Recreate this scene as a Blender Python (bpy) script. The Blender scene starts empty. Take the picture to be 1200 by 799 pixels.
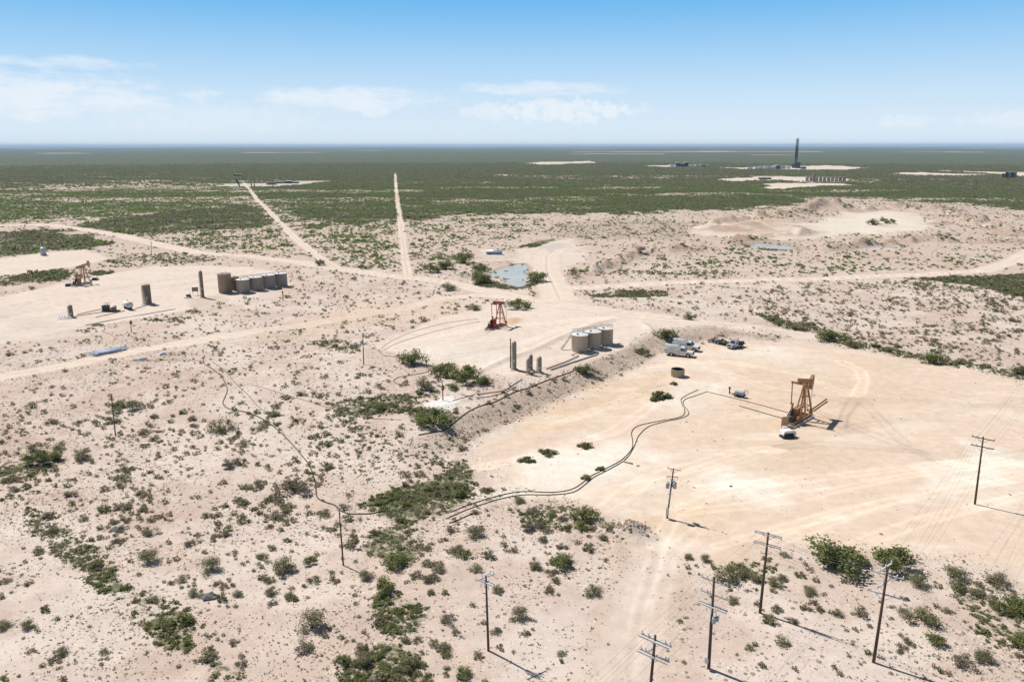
import bpy, math, random
import numpy as np
from mathutils import Vector, Matrix
R = math.radians
rng = np.random.default_rng(7)
random.seed(11)
S = bpy.context.scene
COL = S.collection

# ------------------------------------------------------------------ camera maths (photograph 1200 x 799)
F, HY, CAMH = 933.0, 170.5, 52.0
PITCH = math.atan((399.5 - HY) / F)
CP, SP = math.cos(PITCH), math.sin(PITCH)

def sstep(a, b, x):
    t = np.clip((x - a) / (b - a), 0, 1)
    return t * t * (3 - 2 * t)

# value noise -----------------------------------------------------------------
_tab = np.random.default_rng(3).random((256, 256))
def vnoise(x, y):
    x = np.asarray(x, float); y = np.asarray(y, float)
    xi = np.floor(x).astype(int); yi = np.floor(y).astype(int)
    fx = x - xi; fy = y - yi
    fx = fx * fx * (3 - 2 * fx); fy = fy * fy * (3 - 2 * fy)
    a = _tab[xi & 255, yi & 255]; b = _tab[(xi + 1) & 255, yi & 255]
    c = _tab[xi & 255, (yi + 1) & 255]; d = _tab[(xi + 1) & 255, (yi + 1) & 255]
    return (a * (1 - fx) + b * fx) * (1 - fy) + (c * (1 - fx) + d * fx) * fy
def fbm(x, y, s, o=4, seed=0):
    x = np.asarray(x, float) / s + seed * 17.3; y = np.asarray(y, float) / s + seed * 9.7
    t = 0; a = 0.5; n = 0
    for i in range(o):
        t = t + a * vnoise(x, y); n += a
        x, y = x * 1.83 + y * 0.9 + 5.2, y * 1.83 - x * 0.9 + 1.7
        a *= 0.5
    return t / n

def plane_at(px, py, z=0.0):
    px = np.asarray(px, float); py = np.asarray(py, float)
    u = (px - 600) / F; v = (399.5 - py) / F
    dy = CP + v * SP; dz = -SP + v * CP
    dz = np.minimum(dz, -0.0009)
    t = (z - CAMH) / dz
    return t * u, t * dy

# distance to polylines / polygons in the world --------------------------------
def poly_world(pts, flat=False):
    a = np.array(pts, float)
    if flat: x, y = plane_at(a[:, 0], a[:, 1])
    else: x, y = at_arr(a[:, 0], a[:, 1])
    return np.stack([x, y], 1)

def seg_dist(x, y, P, closed):
    best = np.full(x.shape, 1e18); side = np.zeros(x.shape); tt = np.zeros(x.shape)
    n = len(P); acc = 0.0
    for i in range(n if closed else n - 1):
        a = P[i]; b = P[(i + 1) % n]; d = b - a; L2 = max(d @ d, 1e-9); L = math.sqrt(L2)
        t = np.clip(((x - a[0]) * d[0] + (y - a[1]) * d[1]) / L2, 0, 1)
        ex = x - a[0] - t * d[0]; ey = y - a[1] - t * d[1]
        dd = ex * ex + ey * ey
        m = dd < best
        best = np.where(m, dd, best)
        side = np.where(m, np.sign(d[0] * (y - a[1]) - d[1] * (x - a[0])), side)
        tt = np.where(m, acc + t * L, tt)
        acc += L
    return np.sqrt(best), side, tt, acc

def inside(x, y, P):
    c = np.zeros(x.shape, bool); n = len(P)
    for i in range(n):
        x0, y0 = P[i]; x1, y1 = P[(i + 1) % n]
        if y0 == y1: continue
        m = (y0 > y) != (y1 > y)
        c ^= m & (x < (x1 - x0) * (y - y0) / (y1 - y0) + x0)
    return c

def poly_sd(x, y, P, margin=60.0):
    """signed distance, positive inside; -margin where far away"""
    out = np.full(x.shape, -1e4)
    lo = P.min(0) - margin; hi = P.max(0) + margin
    k = (x > lo[0]) & (x < hi[0]) & (y > lo[1]) & (y < hi[1])
    if not k.any(): return out
    xs, ys = x[k], y[k]
    d = seg_dist(xs, ys, P, True)[0]
    out[k] = np.where(inside(xs, ys, P), d, -d)
    return out

def line_d(x, y, P, margin=40.0):
    out = np.full(x.shape, 1e4)
    lo = P.min(0) - margin; hi = P.max(0) + margin
    k = (x > lo[0]) & (x < hi[0]) & (y > lo[1]) & (y < hi[1])
    if k.any(): out[k] = seg_dist(x[k], y[k], P, False)[0]
    return out

# ------------------------------------------------------------------ terrain height
TOE = poly_world([(470, 560), (515, 535), (560, 512), (600, 494), (640, 474), (680, 457), (720, 440), (755, 424), (785, 406), (830, 397), (870, 394), (905, 400), (925, 404)], True)
MOUNDS = []
for (mx, my, h, rx, ry) in [
    (962, 246, 9, 22, 14), (985, 247, 6, 16, 12), (940, 252, 6, 20, 13), (918, 258, 6, 20, 16), (893, 266, 5, 28, 22), (860, 270, 3.5, 30, 20),
    (925, 272, 4, 16, 12), (940, 273, 3, 12, 9), (884, 283, 3.2, 13, 8), (862, 286, 2.4, 10, 8), (905, 277, 2.5, 14, 7), (972, 294, 3.0, 9, 7), (988, 293, 3.6, 12, 8),
    (1015, 290, 2.8, 14, 8), (1040, 288, 2.2, 10, 6), (1032, 264, 3.2, 9, 7), (1080, 247, 4, 18, 12), (1105, 248, 5, 20, 14), (1125, 256, 5, 16, 14),
    (1145, 262, 4, 16, 12), (1100, 262, 3, 12, 8), (1165, 270, 3, 16, 10), (1065, 281, 2, 12, 6), (1090, 280, 2, 10, 5), (1110, 284, 1.8, 9, 5), (1150, 283, 2, 10, 6),
    (785, 293, 2.6, 9, 7), (768, 296, 1.8, 8, 6), (806, 294, 2, 9, 6), (820, 290, 1.6, 8, 6), (735, 303, 2.2, 6, 5), (722, 308, 2.0, 6, 5), (710, 312, 1.8, 5, 5),
    (697, 317, 1.7, 5, 4), (683, 322, 1.5, 5, 4), (672, 327, 1.2, 4.5, 4), (545, 325, 2.2, 4, 3.5), (1000, 300, 1.6, 10, 6), (1190, 285, 3, 16, 12),
    (735, 622, .9, 2.6, 1.8), (726, 619, .5, 2, 1.5), (744, 628, .5, 2, 1.4)]:
    x, y = plane_at(mx, my); MOUNDS.append((float(x), float(y), h * (.7 if my < 300 else .8), rx * (.8 if my < 300 else 1), ry * (.8 if my < 300 else 1)))
RIDGES = [  # low earthen berms round the tank batteries
    (poly_world([(556, 448), (590, 431), (625, 418), (660, 402), (690, 391), (720, 382), (750, 386), (762, 396)], True), .55, 1.1),
    (poly_world([(462, 478), (500, 464), (545, 464), (560, 474), (500, 492), (462, 478)], True), .35, .9),
    (poly_world([(55, 392), (130, 380), (215, 366), (300, 352), (350, 344)], True), .35, .9),
    (poly_world([(828, 268), (850, 260), (880, 255), (930, 249), (965, 245), (1000, 248), (1040, 245), (1100, 249), (1140, 259), (1185, 275)], True), 3.2, 6.5),
    (poly_world([(855, 285), (880, 280), (905, 277), (940, 275)], True), 2.6, 5),
    (poly_world([(966, 294), (1000, 291), (1030, 288), (1080, 283), (1150, 285)], True), 2.4, 5),
    (poly_world([(668, 328), (690, 320), (715, 311), (745, 299), (770, 295), (815, 292)], True), 1.8, 3.6),
    (poly_world([(380, 312), (330, 308), (270, 300), (235, 305)], True), .7, 1.6),
]
PONDS_PX = {
    'main': [(571, 323), (580, 317), (592, 313), (612, 309), (617, 313), (616, 319), (619, 325), (612, 328), (619, 333), (610, 336), (600, 334), (592, 330), (596, 326), (583, 325)],
    'quarry': [(875, 288), (888, 286), (905, 287), (925, 289), (935, 291), (920, 292), (900, 291), (885, 290)],
}
PONDS = {k: poly_world(v, True) for k, v in PONDS_PX.items()}
PAD_R = [(1330, 470), (1200, 446), (1120, 432), (1040, 418), (980, 406), (925, 397), (905, 402), (870, 397), (830, 400), (790, 409), (757, 428), (720, 444), (680, 460), (640, 478), (600, 498), (560, 520), (548, 545), (575, 560), (590, 575), (640, 584), (690, 590), (725, 608), (742, 622), (765, 640), (800, 648), (840, 652), (900, 640), (950, 634), (1010, 636), (1070, 652), (1130, 660), (1200, 682), (1330, 700)]
PAD_R_W = poly_world(PAD_R, True)

def height(x, y):
    x = np.asarray(x, float); y = np.asarray(y, float)
    shp = x.shape
    x = x.ravel(); y = y.ravel()
    d = np.hypot(x, y)
    h = (fbm(x, y, 26, 3, 1) - .5) * 1.1 + (fbm(x, y, 5, 2, 5) - .5) * .18
    pad = sstep(-14, 3, poly_sd(x, y, PAD_R_W, 40))
    h = h * (1 - .93 * pad)
    h = h + (fbm(x, y, 170, 2, 2) - .5) * 3.0 * sstep(240, 420, d) + (fbm(x, y, 900, 3, 8) - .5) * 12 * sstep(2500, 7000, d)
    h = h + (fbm(x, y, 3500, 3, 9) - .5) * 34 * sstep(5500, 14000, d) - 6 * sstep(9000, 16000, d)
    # terrace above the big pad
    k = (np.abs(x) < 220) & (y > 90) & (y < 420)
    if k.any():
        dist, side, tt, L = seg_dist(x[k], y[k], TOE, False)
        sd = dist * side
        wob = (fbm(x[k], y[k], 7, 3, 4) - .5) * 2.4
        ends = sstep(0, 22, tt) * (1 - sstep(L - 26, L, tt))
        h[k] += 1.8 * sstep(-1, 8, sd + wob) * (1 - sstep(28, 130, sd)) * ends
    for (mx, my, mh, rx, ry) in MOUNDS:
        k = (np.abs(x - mx) < rx * 2.6) & (np.abs(y - my) < ry * 2.6)
        if not k.any(): continue
        xx = x[k]; yy = y[k]
        w = fbm(xx, yy, max(2.0, rx * .45), 4, 6)
        q = ((xx - mx) / rx) ** 2 + ((yy - my) / ry) ** 2
        b = np.exp(-q * (1.0 + 1.6 * (w - .5)))
        rg = 1 - np.abs(2 * fbm(xx, yy, 7, 3, 13) - 1) * 1.6; rg2 = fbm(xx, yy, 3.2, 2, 14) - .5
        h[k] += mh * b * (.22 + 1.35 * w + (1.3 * (rg - .35) + 1.5 * rg2) * (my < 300))
    for (P, rh, rw) in RIDGES:
        dd = line_d(x, y, P, 6 + 2 * rw)
        h = h + rh * np.exp(-(dd / rw) ** 2) * (.7 + .6 * fbm(x, y, 3, 2, 7) if rh < 1 else np.clip(5.0 * (fbm(x, y, 10, 4, 15) - .38), 0, 1.5) * (.6 + .8 * fbm(x, y, 4, 3, 7)))
    for nme, P in PONDS.items():
        sd = poly_sd(x, y, P, 30)
        f = sstep(-9, -1, sd)
        h = h * (1 - f) - .6 * sstep(-1.5, 2.0, sd + (fbm(x, y, 5, 3, 12) - .5) * 1.6)
    return h.reshape(shp)

def at_arr(px, py, it=14):
    x, y = plane_at(px, py)
    z = height(x, y)
    for i in range(it):
        x, y = plane_at(px, py, z)
        z = .5 * z + .5 * height(x, y)
    return plane_at(px, py, z)

def at(px, py):
    x, y = at_arr(np.array([px], float), np.array([py], float))
    x = float(x[0]); y = float(y[0])
    return Vector((x, y, gz(x, y)))
def gz(x, y): return float(height(np.array([x]), np.array([y]))[0])
def ppm(P): return F / (P - Vector((0, 0, CAMH))).length

# ------------------------------------------------------------------ nodes helper
class NT:
    def __init__(s, tree):
        s.t = tree; s.n = tree.nodes; s.l = tree.links; s.n.clear()
    def new(s, typ, **kw):
        nd = s.n.new(typ)
        for k, v in kw.items(): setattr(nd, k, v)
        return nd
    def put(s, sock, v):
        if isinstance(v, bpy.types.NodeSocket): s.l.new(v, sock)
        elif v is not None:
            if isinstance(v, (tuple, list)) and len(v) == 3 and sock.type == 'RGBA': v = (*v, 1)
            sock.default_value = v
    def m(s, op, a, b=None, c=None, clamp=False):
        nd = s.new('ShaderNodeMath', operation=op, use_clamp=clamp)
        for i, v in enumerate((a, b, c)):
            if v is not None: s.put(nd.inputs[i], v)
        return nd.outputs[0]
    def vm(s, op, a, b=None):
        nd = s.new('ShaderNodeVectorMath', operation=op)
        s.put(nd.inputs[0], a)
        if b is not None: s.put(nd.inputs[1], b)
        return nd.outputs[0]
    def mix(s, f, a, b, bt='MIX'):
        nd = s.new('ShaderNodeMix', data_type='RGBA', blend_type=bt)
        s.put(nd.inputs[0], f); s.put(nd.inputs[6], a); s.put(nd.inputs[7], b)
        return nd.outputs[2]
    def noise(s, vec, scale, detail=4, rough=.55, out=0):
        nd = s.new('ShaderNodeTexNoise'); s.put(nd.inputs['Vector'], vec)
        nd.inputs['Scale'].default_value = scale; nd.inputs['Detail'].default_value = detail; nd.inputs['Roughness'].default_value = rough
        return nd.outputs[out]
    def rng(s, v, a, b, c=0., d=1., smooth=False):
        nd = s.new('ShaderNodeMapRange', interpolation_type='SMOOTHSTEP' if smooth else 'LINEAR')
        s.put(nd.inputs[0], v)
        for i, q in enumerate((a, b, c, d)): s.put(nd.inputs[i + 1], q)
        return nd.outputs[0]
    def attr(s, name, typ='GEOMETRY', out='Fac'):
        nd = s.new('ShaderNodeAttribute', attribute_name=name, attribute_type=typ)
        return nd.outputs[out]

MATS = {}
def mat(name, col, rough=.6, metal=0., var=.18, scale=2.0, rust=None, rust_amt=0., bump=0., spec=.4, streak=False):
    if name in MATS: return MATS[name]
    m = bpy.data.materials.new(name); m.use_nodes = True
    g = NT(m.node_tree)
    tc = g.new('ShaderNodeTexCoord').outputs['Object']
    v = g.vm('MULTIPLY', tc, (1, 1, .18)) if streak else tc
    n = g.noise(v, scale, 5, .6)
    f = g.rng(n, .3, .7, 1 - var, 1 + var)
    c = g.vm('SCALE', (0, 0, 0)); sc = c.node; sc.inputs[0].default_value = col; g.put(sc.inputs['Scale'], f)
    out = c
    if rust is not None:
        n2 = g.noise(g.vm('MULTIPLY', tc, (1, 1, .35)), scale * 1.7 + 1.3, 6, .65)
        out = g.mix(g.rng(n2, .62 - rust_amt, .72 - rust_amt * .8, 0, 1, True), out, rust)
    b = g.new('ShaderNodeBsdfPrincipled')
    g.put(b.inputs['Base Color'], out); b.inputs['Roughness'].default_value = rough; b.inputs['Metallic'].default_value = metal
    b.inputs['Specular IOR Level'].default_value = spec
    if bump:
        bp = g.new('ShaderNodeBump'); bp.inputs['Strength'].default_value = bump; bp.inputs['Distance'].default_value = .05
        g.put(bp.inputs['Height'], g.noise(tc, scale * 6, 4)); g.l.new(bp.outputs[0], b.inputs['Normal'])
    o = g.new('ShaderNodeOutputMaterial'); g.l.new(b.outputs[0], o.inputs[0])
    MATS[name] = m
    return m

# ------------------------------------------------------------------ mesh builder
class MB:
    def __init__(s): s.v = []; s.f = []; s.sm = []
    def add(s, vs, fs, smooth=False):
        o = len(s.v); s.v += [tuple(v) for v in vs]; s.f += [tuple(i + o for i in f) for f in fs]
        s.sm += [smooth] * len(fs) if isinstance(smooth, bool) else smooth
        return s
    def box(s, c, d, rot=None, taper=1.0, ty=None):
        x, y, z = d[0] / 2, d[1] / 2, d[2] / 2; ty = taper if ty is None else ty
        vs = [Vector(p) for p in ((-x, -y, -z), (x, -y, -z), (x, y, -z), (-x, y, -z), (-x * taper, -y * ty, z), (x * taper, -y * ty, z), (x * taper, y * ty, z), (-x * taper, y * ty, z))]
        if rot is not None: vs = [rot @ v for v in vs]
        c = Vector(c)
        return s.add([v + c for v in vs], [(0, 3, 2, 1), (4, 5, 6, 7), (0, 1, 5, 4), (1, 2, 6, 5), (2, 3, 7, 6), (3, 0, 4, 7)])
    def cyl(s, p0, p1, r0, r1=None, n=12, caps=True, smooth=True):
        p0 = Vector(p0); p1 = Vector(p1); r1 = r0 if r1 is None else r1
        ax = (p1 - p0).normalized(); u = ax.orthogonal().normalized(); w = ax.cross(u)
        vs = []
        for p, r in ((p0, r0), (p1, r1)):
            for i in range(n):
                a = 2 * math.pi * i / n; vs.append(p + (u * math.cos(a) + w * math.sin(a)) * r)
        fs = [(i, (i + 1) % n, n + (i + 1) % n, n + i) for i in range(n)]; sm = [smooth] * n
        if caps: fs += [tuple(range(n - 1, -1, -1)), tuple(range(n, 2 * n))]; sm += [False, False]
        return s.add(vs, fs, sm)
    def bar(s, p0, p1, w, h=None):
        p0 = Vector(p0); p1 = Vector(p1); h = w if h is None else h
        ax = (p1 - p0); L = ax.length; ax.normalize()
        up = Vector((0, 0, 1)) if abs(ax.z) < .95 else Vector((1, 0, 0))
        sd = ax.cross(up).normalized(); up = sd.cross(ax)
        rot = Matrix((ax, sd, up)).transposed()
        return s.box((p0 + p1) / 2, (L, w, h), rot)
    def lathe(s, prof, n=24, c=(0, 0, 0), caps=True):
        vs = []; fs = []; c = Vector(c)
        for (r, z) in prof:
            for i in range(n):
                a = 2 * math.pi * i / n; vs.append(c + Vector((r * math.cos(a), r * math.sin(a), z)))
        sm = []
        for k in range(len(prof) - 1):
            for i in range(n):
                j = (i + 1) % n; fs.append((k * n + i, k * n + j, (k + 1) * n + j, (k + 1) * n + i)); sm.append(abs(prof[k][0] - prof[k + 1][0]) < .5 * abs(prof[k][1] - prof[k + 1][1]) + 1e-6)
        if caps:
            if prof[0][0] > .001: fs.append(tuple(range(n - 1, -1, -1))); sm.append(False)
            if prof[-1][0] > .001: fs.append(tuple(range((len(prof) - 1) * n, len(prof) * n))); sm.append(False)
        return s.add(vs, fs, sm)
    def tube(s, pts, r, n=6):
        pts = [Vector(p) for p in pts]; vs = []; fs = []
        up = Vector((0, 0, 1))
        for k, p in enumerate(pts):
            t = (pts[min(k + 1, len(pts) - 1)] - pts[max(k - 1, 0)]).normalized()
            u = t.cross(up)
            if u.length < .05: u = t.orthogonal()
            u.normalize(); w = u.cross(t)
            for i in range(n):
                a = 2 * math.pi * i / n; vs.append(p + (u * math.cos(a) + w * math.sin(a)) * r)
        for k in range(len(pts) - 1):
            for i in range(n):
                j = (i + 1) % n; fs.append((k * n + i, (k + 1) * n + i, (k + 1) * n + j, k * n + j))
        fs += [tuple(range(n)), tuple(range(len(vs) - 1, len(vs) - n - 1, -1))]
        return s.add(vs, fs, True)
    def prism(s, prof, y0, y1):
        """profile in (x,z), extruded along y"""
        n = len(prof); vs = [(x, y0, z) for x, z in prof] + [(x, y1, z) for x, z in prof]
        fs = [(i, i + n, (i + 1) % n + n, (i + 1) % n) for i in range(n)] + [tuple(range(n)), tuple(range(2 * n - 1, n - 1, -1))]
        return s.add(vs, fs)
    def mesh(s, name, m):
        me = bpy.data.meshes.new(name); me.from_pydata(s.v, [], s.f)
        me.polygons.foreach_set('use_smooth', s.sm)
        if m: me.materials.append(m)
        return me
    def build(s, name, m, parent=None):
        o = bpy.data.objects.new(name, s.mesh(name, m)); COL.objects.link(o)
        if parent: o.parent = parent
        return o

def tag(o, label=None, cat=None, group=None, kind=None):
    if label: o['label'] = label
    if cat: o['category'] = cat
    if group: o['group'] = group
    if kind: o['kind'] = kind
    return o
def empty(name, loc, rz, label, cat, group=None, scale=1.0):
    o = bpy.data.objects.new(name, None); COL.objects.link(o)
    o.location = loc; o.rotation_euler = (0, 0, rz); o.scale = (scale,) * 3
    return tag(o, label, cat, group)
def copy_tree(o, parent=None, kids=None):
    c = o.copy(); COL.objects.link(c); c.parent = parent
    for ch in list(o.children): copy_tree(ch, c)
    return c
def heading(a, b): return math.atan2(b.y - a.y, b.x - a.x)
# ------------------------------------------------------------------ camera, light, sky, air
cam = bpy.data.cameras.new('camera'); camo = bpy.data.objects.new('camera', cam); COL.objects.link(camo)
camo.location = (0, 0, CAMH); camo.rotation_euler = (math.pi / 2 - PITCH, R(.05), 0)
cam.sensor_width = 36; cam.lens = F / 1200 * 36; cam.clip_start = .5; cam.clip_end = 120000
S.camera = camo
S.view_settings.view_transform = 'Standard'; S.view_settings.look = 'None'; S.view_settings.exposure = .17; S.view_settings.gamma = 1
SUN_EL, SUN_AZ = R(53), R(143.5)
sv = Vector((math.cos(SUN_EL) * math.cos(SUN_AZ), math.cos(SUN_EL) * math.sin(SUN_AZ), math.sin(SUN_EL)))
sl = bpy.data.lights.new('sun', 'SUN'); sl.energy = 5.0; sl.angle = R(.55); sl.color = (1, .965, .92)
so = bpy.data.objects.new('sun', sl); COL.objects.link(so); so.rotation_euler = (-sv).to_track_quat('-Z', 'Y').to_euler(); so.location = (0, 0, 150)

SKYK = 1 / (.05 * 2 ** .17)
W = bpy.data.worlds.new('World'); S.world = W; W.use_nodes = True
g = NT(W.node_tree)
sky = g.new('ShaderNodeTexSky', sky_type='NISHITA', sun_disc=False, sun_elevation=SUN_EL, sun_rotation=math.atan2(sv.x, sv.y) % (2 * math.pi), altitude=900, air_density=1.0, dust_density=.35, ozone_density=4.0)
hs = g.new('ShaderNodeHueSaturation'); hs.inputs['Saturation'].default_value = .6; g.put(hs.inputs['Color'], sky.outputs[0])
D = g.new('ShaderNodeTexCoord').outputs['Generated']
sx = g.new('ShaderNodeSeparateXYZ'); g.put(sx.inputs[0], D)
az = g.m('MULTIPLY', g.m('ARCTAN2', sx.outputs[0], sx.outputs[1]), 57.2958)
el = g.m('MULTIPLY', g.m('ARCSINE', sx.outputs[2]), 57.2958)
cv = g.new('ShaderNodeCombineXYZ'); g.put(cv.inputs[0], az); g.put(cv.inputs[1], g.m('MULTIPLY', el, 3.2))
nz = g.noise(cv.outputs[0], .42, 9, .64)          # streaky high cloud
cv2 = g.new('ShaderNodeCombineXYZ'); g.put(cv2.inputs[0], az); g.put(cv2.inputs[1], g.m('MULTIPLY', el, 1.25))
nz2 = g.noise(cv2.outputs[0], 1.25, 9, .68)       # small heaped cloud
tot = None
def cloud(a0, e0, ra, re, dens, n, amp, soft=.7):
    """one cloud: an ellipse on the sky, its edge broken up by noise"""
    global tot
    q = g.m('ADD', g.m('POWER', g.m('ABSOLUTE', g.m('DIVIDE', g.m('SUBTRACT', az, a0), ra)), 2.0), g.m('POWER', g.m('ABSOLUTE', g.m('DIVIDE', g.m('SUBTRACT', el, e0), re)), 2.0))
    v = g.m('ADD', g.m('SUBTRACT', 1.0, q), g.m('MULTIPLY', g.m('SUBTRACT', n, .5), amp))
    f = g.m('MULTIPLY', g.rng(v, 0., soft, 0, 1, True), dens)
    tot = f if tot is None else g.m('MAXIMUM', tot, f)
cloud(-31, 2.9, 12.0, 1.75, .68, nz, 3.2, 1.2)
cloud(-27.6, 4.85, 5.0, .5, .5, nz, 3.0, 1.2)
cloud(-11.2, 3.05, 7.6, 1.0, .68, nz, 3.2, 1.2)
cloud(1.6, 3.75, 6.8, .6, .6, nz, 3.0, 1.3)
cloud(3.4, 2.3, 6.2, .95, .7, nz2, 4.2, 1.0)
cloud(-1.6, 2.3, 2.2, .8, .5, nz2, 3.6, .9)
cloud(-9.4, 2.5, 1.1, .9, .55, nz2, 3.2, .8)
cloud(25.5, 1.45, 2.0, .5, .4, nz2, 3.6, .8)
cloud(32, 1.5, 4.0, .6, .36, nz2, 3.8, .8)
cloud(-20, 1.8, 9, 1.2, .28, nz2, 3.0, 1.2)
ramp = g.new('ShaderNodeValToRGB'); cr = ramp.color_ramp; g.put(ramp.inputs[0], g.m('DIVIDE', el, 12.0))
stops = [(0, (.74, .855, .95)), (.10, (.72, .845, .95)), (.28, (.585, .775, .945)), (.5, (.385, .65, .925)), (.72, (.205, .52, .885)), (.9, (.118, .435, .845)), (1, (.095, .405, .82))]
while len(cr.elements) < len(stops): cr.elements.new(.5)
for e_, (p_, c_) in zip(cr.elements, stops): e_.position = p_; e_.color = (*c_, 1)
low = g.vm('SCALE', ramp.outputs[0]); low.node.inputs['Scale'].default_value = SKYK
clear = g.mix(g.rng(el, 12, 30, 0, 1, True), low, hs.outputs[0])
skyc = g.mix(tot, clear, tuple(SKYK * v for v in (.90, .94, .985)))
bg = g.new('ShaderNodeBackground'); g.put(bg.inputs[0], skyc); bg.inputs[1].default_value = .05
g.l.new(bg.outputs[0], g.new('ShaderNodeOutputWorld').inputs[0])

hm = bpy.data.materials.new('haze'); hm.use_nodes = True; g = NT(hm.node_tree)
pv = g.new('ShaderNodeVolumePrincipled'); pv.inputs['Color'].default_value = (.58, .78, 1, 1); pv.inputs['Density'].default_value = 5.2e-5; pv.inputs['Anisotropy'].default_value = .0
g.l.new(pv.outputs[0], g.new('ShaderNodeOutputMaterial').inputs['Volume'])
hz = MB().box((0, 0, 15), (86000, 86000, 130)).build('haze', hm); tag(hz, kind='stuff')

# ------------------------------------------------------------------ ground: masks traced from the photograph, kept as world polygons
ROADS = {  # name: (pixels, half width m)
    'main_dirt_road': ([(-60, 262), (0, 264), (60, 263), (120, 272), (175, 284), (230, 296), (300, 301), (380, 312), (450, 322), (520, 330), (580, 343), (640, 355), (720, 365), (790, 374), (850, 381), (920, 390), (960, 396)], 4.8),
    'west_dirt_road': ([(-60, 449), (0, 441), (80, 427), (150, 412), (230, 399), (300, 388), (380, 377), (450, 365), (510, 352), (560, 345), (620, 352)], 3.6),
    'diagonal_dirt_road': ([(286, 214), (300, 232), (330, 263), (352, 284), (376, 303), (395, 314)], 2.3),
    'straight_dirt_road': ([(463, 203), (464, 220), (467, 245), (471, 275), (474, 300), (478, 324)], 2.0),
    'east_dirt_road': ([(640, 352), (662, 339), (720, 335), (800, 331), (900, 328), (1000, 325), (1080, 322), (1150, 318), (1185, 308), (1215, 292), (1290, 270)], 4.6),
    'pond_access_road': ([(655, 350), (648, 335), (640, 318), (640, 300), (655, 288)], 6),
    'foreground_track': ([(770, 628), (765, 660), (752, 710), (738, 760), (722, 830)], 3.4),
}
PADS = {
    'east_well_pad': PAD_R,
    'middle_well_pad': [(441, 407), (462, 393), (500, 377), (540, 366), (575, 357), (640, 352), (700, 360), (750, 367), (810, 377), (858, 383), (835, 391), (790, 395), (755, 402), (720, 412), (690, 424), (660, 433), (635, 441), (600, 445), (570, 440), (560, 446), (540, 432), (505, 424), (470, 417)],
    'west_well_pad': [(-60, 352), (0, 347), (60, 334), (120, 322), (180, 312), (255, 311), (330, 318), (342, 333), (300, 346), (230, 362), (160, 373), (90, 384), (70, 395), (0, 402), (-60, 405)],
    'north_well_pad': [(-60, 308), (0, 303), (50, 296), (100, 292), (128, 302), (95, 311), (40, 319), (0, 323), (-60, 330)],
}
GRAVEL = {
    'quarry_floor': [(800, 268), (850, 262), (905, 262), (960, 262), (985, 248), (1035, 245), (1075, 252), (1100, 262), (1080, 272), (1040, 274), (1000, 272), (960, 280), (935, 281), (900, 282), (860, 278), (815, 277)],
    'pond_flat': [(556, 290), (600, 296), (640, 284), (668, 280), (690, 290), (680, 302), (660, 318), (652, 334), (640, 336), (628, 316), (600, 306), (560, 306)],
    'drill_pad': [(835, 196.3), (880, 196.8), (925, 196), (950, 194.8), (985, 194.6), (1019, 197.6), (990, 199.6), (940, 199.4), (880, 198.8)],
    'battery_pad': [(836, 211.6), (870, 208.6), (905, 206.8), (960, 208), (1000, 210.5), (985, 214), (940, 213.4), (900, 211.5), (870, 212.5)],
    'battery_apron': [(890, 221.5), (905, 216), (945, 214.6), (985, 216), (1000, 218), (955, 219.5), (920, 222.5)],
    'east_battery_pad': [(1030, 205), (1080, 202.5), (1180, 206), (1200, 208), (1260, 209), (1260, 203), (1200, 202.5), (1110, 201.2), (1095, 200.5), (1180, 205), (1100, 206.5)],
    'west_battery_pad': [(253, 218), (280, 215), (312, 214), (345, 212), (385, 212), (375, 215), (320, 218.5), (290, 219), (262, 219)],
    'far_pad': [(612, 191.5), (640, 190), (690, 189), (696, 191), (660, 193), (630, 193.2)],
    'far_lot': [(752, 195), (800, 193.5), (830, 194), (805, 196), (780, 196.5)],
    'gravel_patch': [(495, 476), (522, 463), (545, 472), (520, 484)],
}
ROADW = {k: (poly_world(v[0]), v[1]) for k, v in ROADS.items()}
PADW = {k: poly_world(v) for k, v in PADS.items()}
GRAVW = {k: poly_world(v) for k, v in GRAVEL.items()}

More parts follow.
